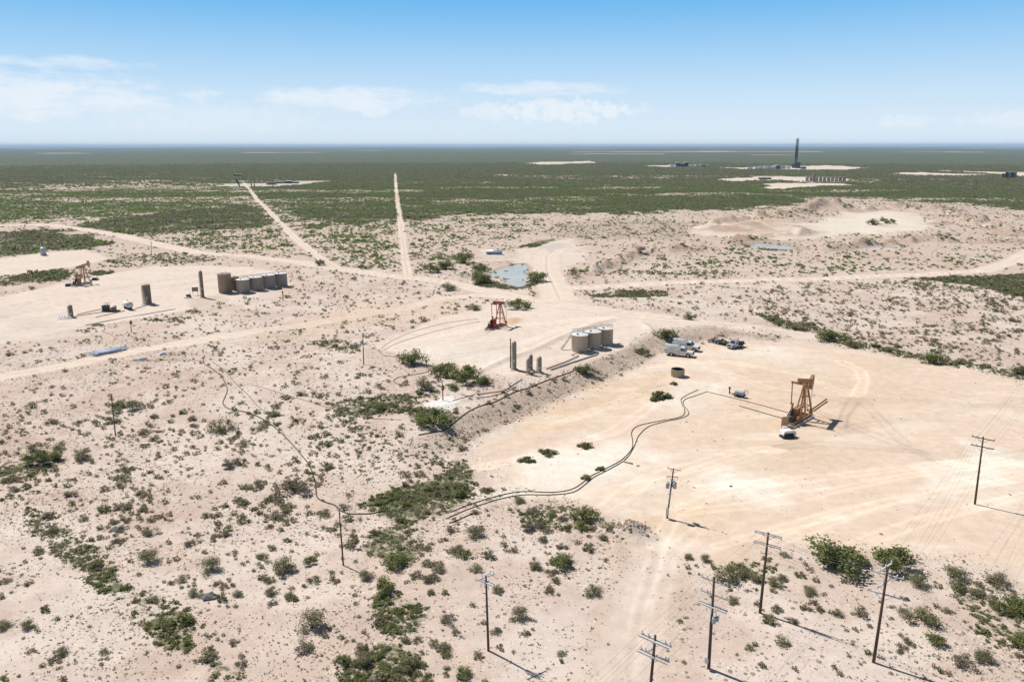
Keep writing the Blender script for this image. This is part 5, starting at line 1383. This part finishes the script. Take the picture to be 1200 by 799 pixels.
lay('poly_hose', [(672, 435), (655, 441), (638, 447), (622, 454), (600, 461), (580, 471), (560, 477), (545, 485), (530, 497), (518, 505), (490, 510)], .10, M['hose'], 'black hose along the crest of the brown bank', 'hose')
lay('poly_hose', [(612, 445), (600, 452), (590, 458), (570, 461), (548, 465), (530, 470)], .09, M['hose'], 'black hose from the slim vessels towards the gravel square', 'hose')
lay('poly_hose', [(600, 456), (585, 462), (560, 466), (540, 462)], .07, M['hose'], 'second black hose near the gravel square, higher up', 'hose')
lay('poly_hose', [(447, 408), (456, 401), (470, 394), (492, 386), (515, 380), (540, 376), (560, 373.5)], .045, M['flow'], 'upper dark flowline along the left rim of the middle pad', 'pipe', 'flowlines of the middle pad')
lay('poly_hose', [(450, 410), (466, 402), (490, 394), (515, 387), (545, 380), (562, 377)], .045, M['flow'], 'lower dark flowline along the left rim of the middle pad', 'pipe', 'flowlines of the middle pad')
lay('poly_hose', [(495, 427), (502, 432), (500, 436), (485, 439), (468, 442), (461, 446), (466, 450), (480, 451)], .07, M['hose'], 'hooked black hose between rounded bush and gravel square', 'hose')
lay('poly_hose', [(444, 411), (449, 416), (460, 418), (470, 420)], .06, M['hose'], 'short dark hose left of the rounded bush', 'hose')
lay('flowline', [(640, 433), (662, 425), (678, 418)], .12, M['rust'], 'dark pipe from the short wide vessel to the nearest round tank', 'pipe', lift=.1, smooth=0)
lay('flowline', [(604, 434), (620, 438), (634, 437)], .13, M['rust'], 'dark pipe joining the slim vessels of the middle pad', 'pipe', lift=.1, smooth=0)
for i, (a, b) in enumerate((((88, 371), (125, 365)), ((90, 369), (118, 362.5)), ((112, 372), (146, 364.5)), ((158, 362), (172, 358)))):
    lay('flowline', [a, b], .11, M['rust'], ('front rusty pipe between short tan vessel and compressor skid', 'rear rusty pipe between short tan vessel and compressor skid', 'rusty pipe running under the horizontal steel vessel', 'rusty pipe between horizontal vessel and stout tan vessel')[i], 'pipe', 'rusty pipes of the west pad', lift=.15, smooth=0)
lay('flowline', [(115, 378), (122, 382), (122, 388), (130, 392), (138, 397)], .06, M['rust'], 'thin rusty pipe zigzagging below the west containment strip', 'pipe')
# containment walls
def lipwall(pxs, h, w, label, m='conc'):
    P = [at(*p) for p in pxs]; b = P[0].copy(); mb = MB()
    for i in range(len(P) - 1): mb.bar(P[i] - b + Vector((0, 0, h / 2 - .1)), P[i + 1] - b + Vector((0, 0, h / 2 - .1)), w, h + .2)
    o = mb.build('containment_wall', M[m]); o.location = b; tag(o, label, 'low wall')
lipwall([(100, 381), (130, 375), (165, 369), (205, 362)], .22, .3, 'low pale wall along the front of the west containment strip')
lipwall([(645, 434), (668, 426), (690, 419), (700, 416)], .35, .22, 'low wall in front of the three tanks on the middle pad')

# ------------------------------------------------------------------ open tank, trucks, trailer
b = setback(793.7, 443, 1.55); root = empty('open_tank', b, 0, 'low tan open topped round tank on the sandy pad', 'tank')
MB().lathe([(1.55, -.1), (1.55, 1.6), (1.62, 1.62), (1.62, 1.74), (1.47, 1.74), (1.47, .12)], 32, caps=False).build('shell', M['tan'], root)
MB().lathe([(1.466, .1), (1.466, 1.70)], 32, caps=False).build('lining', M['inner'], root); MB().lathe([(1.45, .12), (.001, .121)], 32, caps=False).build('floor', M['inner'], root)

def truck(rear, front, side, L, paint, label, body='utility', name='utility_truck'):
    hd = heading(rear, front); root = empty(name, (rear + front) / 2, hd, label, 'truck', 'white utility trucks' if body == 'utility' else None)
    root.location.z = gz(root.location.x, root.location.y)
    root.scale = (1.13,) * 3 if body == 'utility' else (1,) * 3
    wb = L * .56; w = 2.0
    xr, xf = -L * .24, L * .32
    for x in (xr, xf):
        for y in (-1, 1):
            wh = MB().cyl((x, y * (w / 2 - .28), .42), (x, y * (w / 2), .42), .42, n=18).build('wheel', M['black'], root)
            MB().cyl((x, y * (w / 2 - .05), .42), (x, y * (w / 2 + .012), .42), .24, n=12).build('rim', M['galv'], wh)
    MB().box((0, 0, .58), (L * .94, .9, .24)).build('chassis', M['dark'], root)
    xc0 = L * .02; xc1 = L * .24; xh = L * .47
    cab = MB().prism([(xc0, .62), (xh - .02, .62), (xh, .85), (xh - .06, 1.18), (xc1 + .12, 1.32), (xc1 - .38, 2.02), (xc1 - .62, 2.1), (xc0 + .18, 2.1), (xc0 + .02, 1.95)], -w / 2 + .06, w / 2 - .06).build('cab', paint, root)
    q = (xc1 + .12, 1.32, xc1 - .38, 2.02)
    ws = MB().add([(q[0] + .0, -.8, q[1] + .03), (q[0] + .0, .8, q[1] + .03), (q[2] + .03, .74, q[3] - .03), (q[2] + .03, -.74, q[3] - .03)], [(0, 1, 2, 3)]).build('windscreen', M['glass'], cab)
    ws.location = (.012, 0, .012)
    for y in (-1, 1):
        MB().prism([(xc0 + .25, 1.35), (xc1 - .02, 1.35), (xc1 - .42, 1.98), (xc0 + .25, 1.98)], y * (w / 2 - .06), y * (w / 2 - .048)).build('side_window', M['glass'], cab)
        MB().box((xh - .02, y * .72, .98), (.08, .34, .2)).build('headlight', M['chrome'], cab)
        MB().box((xc1 - .05, y * (w / 2 + .1), 1.45), (.1, .2, .28)).build('mirror', M['dark'], cab)
        for x in (xr, xf):
            MB().cyl((x, y * (w / 2 - .045), .44), (x, y * (w / 2 - .035), .44), .52, n=18).build('wheel_arch', M['dark'], cab)
    MB().box((xh + .05, 0, .9), (.06, 1.1, .34)).build('grille', M['dark'], cab); MB().box((xh + .1, 0, .6), (.16, w * .98, .22)).build('bumper', M['chrome'], root)
    x0 = -L * .49; x1 = xc0 - .06; xm = (x0 + x1) / 2
    if body == 'utility':
        bd = MB().box((xm, 0, .78), (x1 - x0, w * .98, .16)).box((xm, 0, 1.0), (x1 - x0, 1.1, .4)).build('service_body', paint, root)
        for y in (-1, 1):
            MB().box((xm, y * (w / 2 - .24), 1.26), (x1 - x0, .46, .84)).build('tool_cabinet', paint, bd)
            for k in range(4): MB().box((x0 + (x1 - x0) * (k + .5) / 4, y * (w / 2 - .0), 1.26), ((x1 - x0) / 4 - .1, .03, .7)).build('cabinet_door', M['galv'], bd)
        rk = MB()
        for y in (-.82, .82):
            rk.bar((x0 + .1, y, 2.15), (xc1 - .6, y, 2.22), .07)
            for k in range(4): x = x0 + .15 + (x1 - x0 - .3) * k / 3; rk.bar((x, y, 1.66), (x, y, 2.17), .06)
        for k in range(6): x = x0 + .15 + (x1 - x0 - .2) * k / 5; rk.bar((x, -.82, 2.2), (x, .82, 2.2), .05)
        rk.build('ladder_rack', M['galv'], root)
        MB().box((xm - .2, -.35, 2.33), (x1 - x0 - .4, .34, .14)).box((xm - .1, .4, 2.33), (x1 - x0 - .2, .3, .12)).build('roof_load', M['pipe'], root)
        MB().box((x0 + .5, 0, 1.35), (.8, 1.0, .6)).build('compressor', M['galv'], root)
    else:
        bd = MB().box((xm, 0, .95), (x1 - x0, 2.2, .14)).build('flat_bed', M['dark'], root)
        MB().box((x1 - .08, 0, 1.55), (.1, 2.1, 1.1)).build('headache_rack', M['dark'], bd)
        MB().box((xm - .4, .3, 1.25), (1.6, .9, .5)).cyl((xm + .6, -.5, 1.25), (xm + .6, .5, 1.25), .3, n=12).build('winch', M['dark'], bd)
        mast = MB().bar((x1 - .4, .2, 1.0), (x1 - .55, .25, 2.6), .22).build('mast', M['galv'], root)
        MB().bar((x1 - .55, .25, 2.5), (x1 - 3.0, 3.2, 5.6), .10, .12).build('boom', M['pipe'], mast)
        MB().cyl((x1 - 2.9, 3.1, 5.5), (x1 - 3.1, 3.3, 5.5), .14, n=10).box((x1 - 3.0, 3.2, 5.5), (.4, .5, .3)).build('boom_head', M['galv'], mast)
    MB().box((0, 0, .45), (L * .5, .6, .12)).build('fuel_tank', M['dark'], root)
    return root
rr, ff = at(780.5, 415.5), at(811, 418.5)
truck(rr, ff, 1, (ff - rr).length, M['dirtyw'], 'nearer white utility truck with ladder rack, parked by the bank')
rr, ff = at(790, 408.5), at(818, 412)
truck(rr, ff, 1, (ff - rr).length, M['dirtyw'], 'farther white utility truck, half hidden behind the nearer one')
rr, ff = at(852.5, 405.5), at(872, 408)
rr, ff = at(871, 405.5), at(852.5, 409.5)
truck(rr, ff, 1, 5.6, M['silver'], 'silver flatbed truck with a thin raised boom on the pad', 'flat', 'boom_truck')
rr, ff = at(834, 400.5), at(853, 405.5); root = empty('flatbed_trailer', (rr + ff) / 2, heading(rr, ff), 'dark flatbed trailer loaded with scrap behind the silver truck', 'trailer')
root.location.z = gz(root.location.x, root.location.y)
MB().box((0, 0, .75), (5.4, 2.2, .16)).box((0, 0, .6), (5.2, .8, .2)).build('deck', M['dark'], root); MB().bar((2.7, -.8, .65), (4.1, 0, .55), .1).bar((2.7, .8, .65), (4.1, 0, .55), .1).build('tongue', M['dark'], root)
for x in (-.7, .3):
    for y in (-1, 1): wh = MB().cyl((x, y * 1.0, .38), (x, y * 1.2, .38), .38, n=14).build('wheel', M['black'], root); MB().cyl((x, y * 1.19, .38), (x, y * 1.215, .38), .2, n=10).build('rim', M['galv'], wh)
for i, (x, y, s, mm) in enumerate(((-1.8, .3, .9, 'rust'), (-.6, -.4, .7, 'galv'), (.6, .3, .8, 'dark'), (1.7, -.2, .7, 'rust'))):
    o = MB().box((0, 0, s * .3), (s * 1.3, s, s * .6), Matrix.Rotation(i, 3, 'Z'), .8).cyl((-.6, .2, s * .7), (.7, -.1, s * .65), .1, n=7).build('scrap_machine', M[mm]); o.location = root.location + Matrix.Rotation(root.rotation_euler.z, 3, 'Z') @ Vector((x, y, .84)); o.rotation_euler = (0, 0, root.rotation_euler.z)
    tag(o, ('rearmost rusty scrap machine on the flatbed trailer', 'grey scrap machine on the flatbed trailer', 'dark scrap machine on the flatbed trailer', 'rusty scrap machine at the front of the flatbed trailer')[i], 'scrap', 'scrap on the trailer')
# small trailer mounted engine
root = empty('trailer_engine', at(866, 465), heading(at(860, 463), at(872, 465.5)), 'small dark grey trailer engine on the sandy pad by the pipes', 'engine')
MB().box((0, 0, .45), (2.6, 1.3, .14)).bar((-1.3, 0, .45), (-2.3, 0, .4), .1).build('frame', M['dark'], root); MB().box((.1, 0, .85), (1.8, 1.1, .6)).box((.1, 0, 1.18), (1.9, 1.2, .08)).build('engine_cover', M['grey'], root)
for y in (-.75, .75): MB().cyl((0, y - .08, .33), (0, y + .08, .33), .33, n=12).build('wheel', M['black'], root)
MB().bar((-2.2, 0, .2), (-2.3, .1, 1.7), .2).box((-2.3, .1, 1.5), (.4, .3, .3)).build('jack_post', M['dark'], root)
MB().tube([(.8, .2, 1.1), (1.2, .2, 1.7), (1.7, .1, 1.6), (1.9, 0, .8)], .06, 6).tube([(.8, -.3, 1.1), (1.3, -.4, 1.5), (1.6, -.5, .6)], .05, 6).build('hose_loop', M['rust'], root)

# long white tank near the pond
root = empty('long_tank', at(579, 298), heading(at(570, 298), at(588, 298.3)), 'long white tank with blue belly on the flat above the pond', 'tank')
L = 7.6
MB().cyl((-L / 2, 0, 1.15), (L / 2, 0, 1.15), 1.05, n=20).build('shell', M['white'], root)
MB().box((0, 0, .75), (L + .1, 2.24, .62), None, 1).build('frame', M['blue'], root)
for x in (-L * .3, L * .3): MB().box((x, 0, .2), (.4, 1.9, .5)).build('saddle', M['dark'], root)
for s in (-1, 1):
    hh = MB().lathe([(1.05, 0), (.9, .2), (.5, .34), (.001, .38)], 20, caps=False); hh.v = [(s * (L / 2 + v[2]), v[1], 1.15 + v[0]) for v in hh.v]; hh.build('end_cap', M['white'], root)
MB().lathe([(.3, 0), (.3, .2), (.001, .25)], 10, (0, 0, 2.15)).build('hatch', M['galv'], root)
# small grey tank on the north pad
b = setback(51, 299, 1.2); root = empty('water_tank', b, 0, 'small grey tank alone on the north pad at far left', 'tank')
MB().lathe([(1.3, -.1), (1.3, 3.4), (1.2, 3.5), (.4, 3.9), (.4, 4.2), (.001, 4.25)], 20).build('shell', M['grey'], root); MB().cyl((1.35, 0, .4), (1.7, 0, .4), .12, n=8).build('valve', M['dark'], root)

# stack of silver pipes
A_, B2 = at(104, 418), at(152, 409); hd = heading(A_, B2); L = (B2 - A_).length
dv = Vector((math.cos(hd), math.sin(hd), 0)); nv = Vector((-dv.y, dv.x, 0))
cen = (A_ + B2) / 2 + nv * 1.0; cz_ = gz(cen.x, cen.y)
for k, s in enumerate((-.38, 0, .38)):
    o = MB().box((0, 0, .1), (.25, 3.4, .2)).build('timber_sleeper', M['oldwood']); o.location = cen + dv * L * s; o.location.z = gz(o.location.x, o.location.y); o.rotation_euler = (0, 0, hd)
    tag(o, ('left timber under the silver pipe stack', 'middle timber under the silver pipe stack', 'right timber under the silver pipe stack')[k], 'timber', 'timbers under the pipe stack')
for i in range(16):
    row, j = (0, i) if i < 11 else (1, (i - 11) * 2 + .5)
    o = MB().cyl((-L * rng.uniform(.22, .5), 0, 0), (L * rng.uniform(.22, .46), 0, 0), .15, n=10).build('steel_pipe', M['pipe'] if i % 8 else M['blue'])
    p = cen + nv * ((j - 5) * .42) + dv * rng.uniform(-1.6, 1.6); o.location = (p.x, p.y, gz(p.x, p.y) + .38 + row * .3); o.rotation_euler = (0, 0, hd + rng.uniform(-.035, .035))
    tag(o, 'silver steel pipe lying in the stack on the left plain' if i % 8 else 'bluish pipe lying in the silver stack on the left plain', 'pipe', 'silver pipes in the stack' if i % 8 else 'bluish pipes in the stack')
for i, (px, py) in enumerate(((160, 422), (168, 421), (190, 415))):
    o = MB().box((0, 0, .25), (1.8, .9, .4), Matrix.Rotation(.4 * i, 3, 'Z'), .7).bar((-1, .2, .55), (1.1, -.1, .5), .14).build('scrap_metal', M['pipe' if i != 1 else 'dirtyw']); o.location = at(px, py)
    tag(o, ('left piece of pale scrap right of the silver pipe stack', 'middle piece of pale scrap right of the silver pipe stack', 'bluish scrap in the green shrubs right of the pipe stack')[i], 'scrap')

# ------------------------------------------------------------------ stones
def rock(seed, r, flat=.55, n=2):
    rr = random.Random(seed); mb = MB(); vs = []; N_ = 9; K = 5
    for k in range(K + 1):
        for i in range(N_):
            t = math.pi * k / K; a = 2 * math.pi * i / N_
            q = r * (.75 + .45 * rr.random()); vs.append((q * math.sin(t) * math.cos(a), q * math.sin(t) * math.sin(a), q * flat * math.cos(t)))
    mb.add(vs, [(k * N_ + i, (k + 1) * N_ + i, (k + 1) * N_ + (i + 1) % N_, k * N_ + (i + 1) % N_) for k in range(K) for i in range(N_)])
    return mb
for px, py, r, lab, mm in ((136, 620, .75, 'flat dark stone above the grey shrub in the lower left', 'stone'), (246, 699, .95, 'large dark stone touching a shrub in the lower left', 'stone'), (747, 546, .35, 'pale block lying on the sandy pad right of the hoses', 'rock'), (1032, 631 - 5, .3, 'small pale stone on the pad above the big green bushes', 'rock'), (856, 570, .3, 'small dark stone on the bleached patch of the pad', 'stone')):
    o = rock(px, r).build('stone', M[mm]); o.location = at(px, py); tag(o, lab, 'stone')
lay('timber', [(729, 541), (741, 544)], .14, M['sand'], 'orange timber on the sandy pad beside the pale block', 'timber', smooth=0)
# rubble of the bank and the quarry, too many to count
x, y = wedge(95, 330, 2.2, 25); dist, side, tt, L_ = seg_dist(x, y, TOE, False); sd = dist * side
k = (sd > -2.5) & (sd < 8.5) & (tt > 6) & (tt < L_ - 4) & (rng.random(len(x)) < .38 * (1 - .8 * (sd < 0)) * (.3 + 1.4 * sstep(.35, .65, fbm(x, y, 4, 3, 81))))
x2, y2 = plane_at(735, 621); hx = x2 + rng.normal(0, 1.6, 170); hy = y2 + rng.normal(0, 1.3, 170)
x = np.concatenate([x[k], hx]); y = np.concatenate([y[k], hy]); z = height(x, y)
V = [(rock(700 + i, 1, .65), M['rubble'] if i % 3 else M['rock']) for i in range(4)]
gn_scatter('rubble', V, np.stack([x, y, z], 1), np.clip(np.exp(rng.normal(math.log(.14), .45, len(x))), .05, .3), rng.uniform(0, 6.28, len(x)), rng.integers(0, 4, len(x)))
x, y = wedge(60, 200, 1.3); c, gr, b = cover(x, y)
k = rng.random(len(x)) < .5 * (1 - .96 * b) * sstep(.4, .65, fbm(x, y, 9, 3, 83)); x, y = x[k], y[k]; z = height(x, y)
gn_scatter('pebbles', V, np.stack([x, y, z - .01], 1), np.clip(np.exp(rng.normal(math.log(.07), .4, len(x))), .04, .22), rng.uniform(0, 6.28, len(x)), rng.integers(0, 4, len(x)))

# ------------------------------------------------------------------ far away
def far_box(name, px, py, wpx, hpx, dep, m, label, cat, group=None, parts=None):
    b = at(px, py); s = ppm(b); w = wpx / s; h = hpx / s
    root = empty(name, b, 0, label, cat, group)
    MB().box((0, 0, h * .45), (w, dep, h * .9 + .3)).build('walls', m, root); MB().box((0, 0, h * .95), (w * 1.05, dep * 1.05, h * .1)).build('roof', M['roof'], root)
    return root
def far_tank(px, py, wpx, hpx, m, label, group):
    b = at(px, py); s = ppm(b); r = wpx / s / 2; h = hpx / s
    root = empty('storage_tank', b, 0, label, 'tank', group); MB().lathe([(r, -.3), (r, h)], 14, caps=False).build('shell', m, root); MB().lathe([(r, h), (.001, h + r * .2)], 14, caps=False).build('roof', m, root)
# drilling rig
b = at(932, 197.5); s = ppm(b); h = 30.5 / s; root = empty('drilling_rig', b, .5, 'tall dark drilling rig on the horizon at right', 'drilling rig')
ms = MB(); w0 = 4.2; z0 = h * .13
for sx_ in (-1, 1):
    for sy_ in (-1, 1): ms.bar((sx_ * w0 / 2, sy_ * w0 / 2, z0), (sx_ * 2.6, sy_ * 1.5, h), .55)
N_ = 12
for i in range(N_ + 1):
    t = i / N_; q = w0 / 2 * (1 - t) + 1.5 * t; z = z0 + (h - z0) * t
    for a, b2 in (((-1, -1), (1, -1)), ((1, -1), (1, 1)), ((1, 1), (-1, 1)), ((-1, 1), (-1, -1))):
        ms.bar((a[0] * q, a[1] * q, z), (b2[0] * q, b2[1] * q, z), .6)
        if i < N_:
            t2 = (i + 1) / N_; q2 = w0 / 2 * (1 - t2) + 1.5 * t2; ms.bar((a[0] * q, a[1] * q, z), (b2[0] * q2, b2[1] * q2, z0 + (h - z0) * t2), .5)
mst = ms.build('mast', M['rig'], root)
MB().box((0, 0, h * .52), (3.4, 3.4, h * .40)).build('pipe_racking', M['rig'], mst); MB().box((0, 0, h + 1), (3.6, 3.6, 2)).build('crown_block', M['rigw'], mst)
MB().box((2, 0, z0 * .5), (15, 12, z0)).box((2, 0, z0 + .4), (18, 14, .8)).build('substructure', M['rig'], root); MB().box((8, 0, z0 + 2.8), (6, 8, 4.5)).build('doghouse', M['rig'], root)
i = 0
for px, w_, h_, mm in ((886, 5, 2.2, 'rigw'), (892, 4, 2.6, 'grey'), (897, 4, 3, 'rigw'), (902, 5, 2.2, 'grey'), (907, 3, 3.4, 'grey'), (911, 5, 4, 'rig'), (917, 5, 3, 'grey'), (923, 4, 3.2, 'rigw'), (941, 5, 2.4, 'rig'), (878, 5, 1.8, 'rigw')):
    far_box('site_cabin', px, 198.3, w_, h_, 10, M[mm], ('far cabin in the row of sheds beside the drilling rig'), 'cabin', 'cabins beside the drilling rig'); i += 1
for px, w_, h_, mm in ((787, 5, 2.2, 'rigw'), (794, 4, 4.5, 'rig'), (799, 6, 3.5, 'rig'), (804, 4, 5, 'rig'), (810, 6, 2.4, 'rigw'), (817, 5, 2, 'rigw'), (824, 5, 2.2, 'rig'), (830, 4, 1.8, 'grey')):
    far_box('site_cabin', px, 195.6, w_, h_, 12, M[mm], 'far shed in the row left of the drilling rig near the horizon', 'cabin', 'sheds on the far lot')
for k in range(10): far_tank(945.5 + k * 4.6 + (2 if k > 1 else 0), 212.8, 3.4, 4.4, M['tankg'], 'dark tank in the distant row below the drilling rig', 'tanks in the distant row')
far_tank(953.3, 213, 3.2, 8.6, M['tand'], 'distant tall tank rising above its row below the drilling rig', None)
for k in range(3): far_box('pump_house', 891 + k * 5, 210.5, 4, 2, 5, M['dark'], 'low dark shed on the pale lot below the drilling rig', 'shed', 'low sheds below the drilling rig')
for k in range(4): far_tank(1179 + k * 3.3, 209.4, 2.8, 5.6, M['tankg'] if k % 2 else M['rig'], 'dark tank of the small cluster at the far right edge', 'tanks at the far right')
far_box('pump_house', 1174, 209.2, 2.4, 4.5, 5, M['rust'], 'rusty brown unit left of the tank cluster at far right', 'shed')
# west far battery
b = at(281, 218.5); s = ppm(b); root = empty('flare_stack', b, .2, 'dark stack with an arm at the top of the diagonal road', 'stack')
MB().bar((0, 0, -.3), (-3.5, 0, 7.5 / s), 1.6, 1.6).build('column', M['rig'], root); MB().bar((1, 0, 3 / s), (-4, 0, 8 / s), 1.0, 1.0).build('arm', M['rig'], root)
far_tank(294.6, 218.4, 1.4, 5.2, M['tand'], 'slim tan vessel at the top end of the diagonal road', None); far_tank(298, 218.4, 1.3, 3.0, M['tand'], 'short tan vessel at the top end of the diagonal road', None)
for k in range(3): far_tank(314 + k * 4.2, 216.4, 3.8, 3.4, M['tan'], 'tan tank of the trio beyond the diagonal road', 'tan tanks beyond the diagonal road')
for k, (px, w_, h_) in enumerate(((330, 8, 2.0), (338, 6, 2.6), (346, 7, 1.8), (324, 4, 3.2))): far_box('site_cabin', px, 214.6, w_, h_, 9, M['rig'], 'low dark shed beyond the tan tank trio', 'cabin', 'dark sheds beyond the tan tanks')
for k, (px, py) in enumerate(((276, 206), (281, 206.2))): far_box('site_cabin', px, py, 2.5, 2, 8, M['rig'], 'far dark shed on the thin pale strip at upper left', 'cabin', 'sheds on the upper left strip')
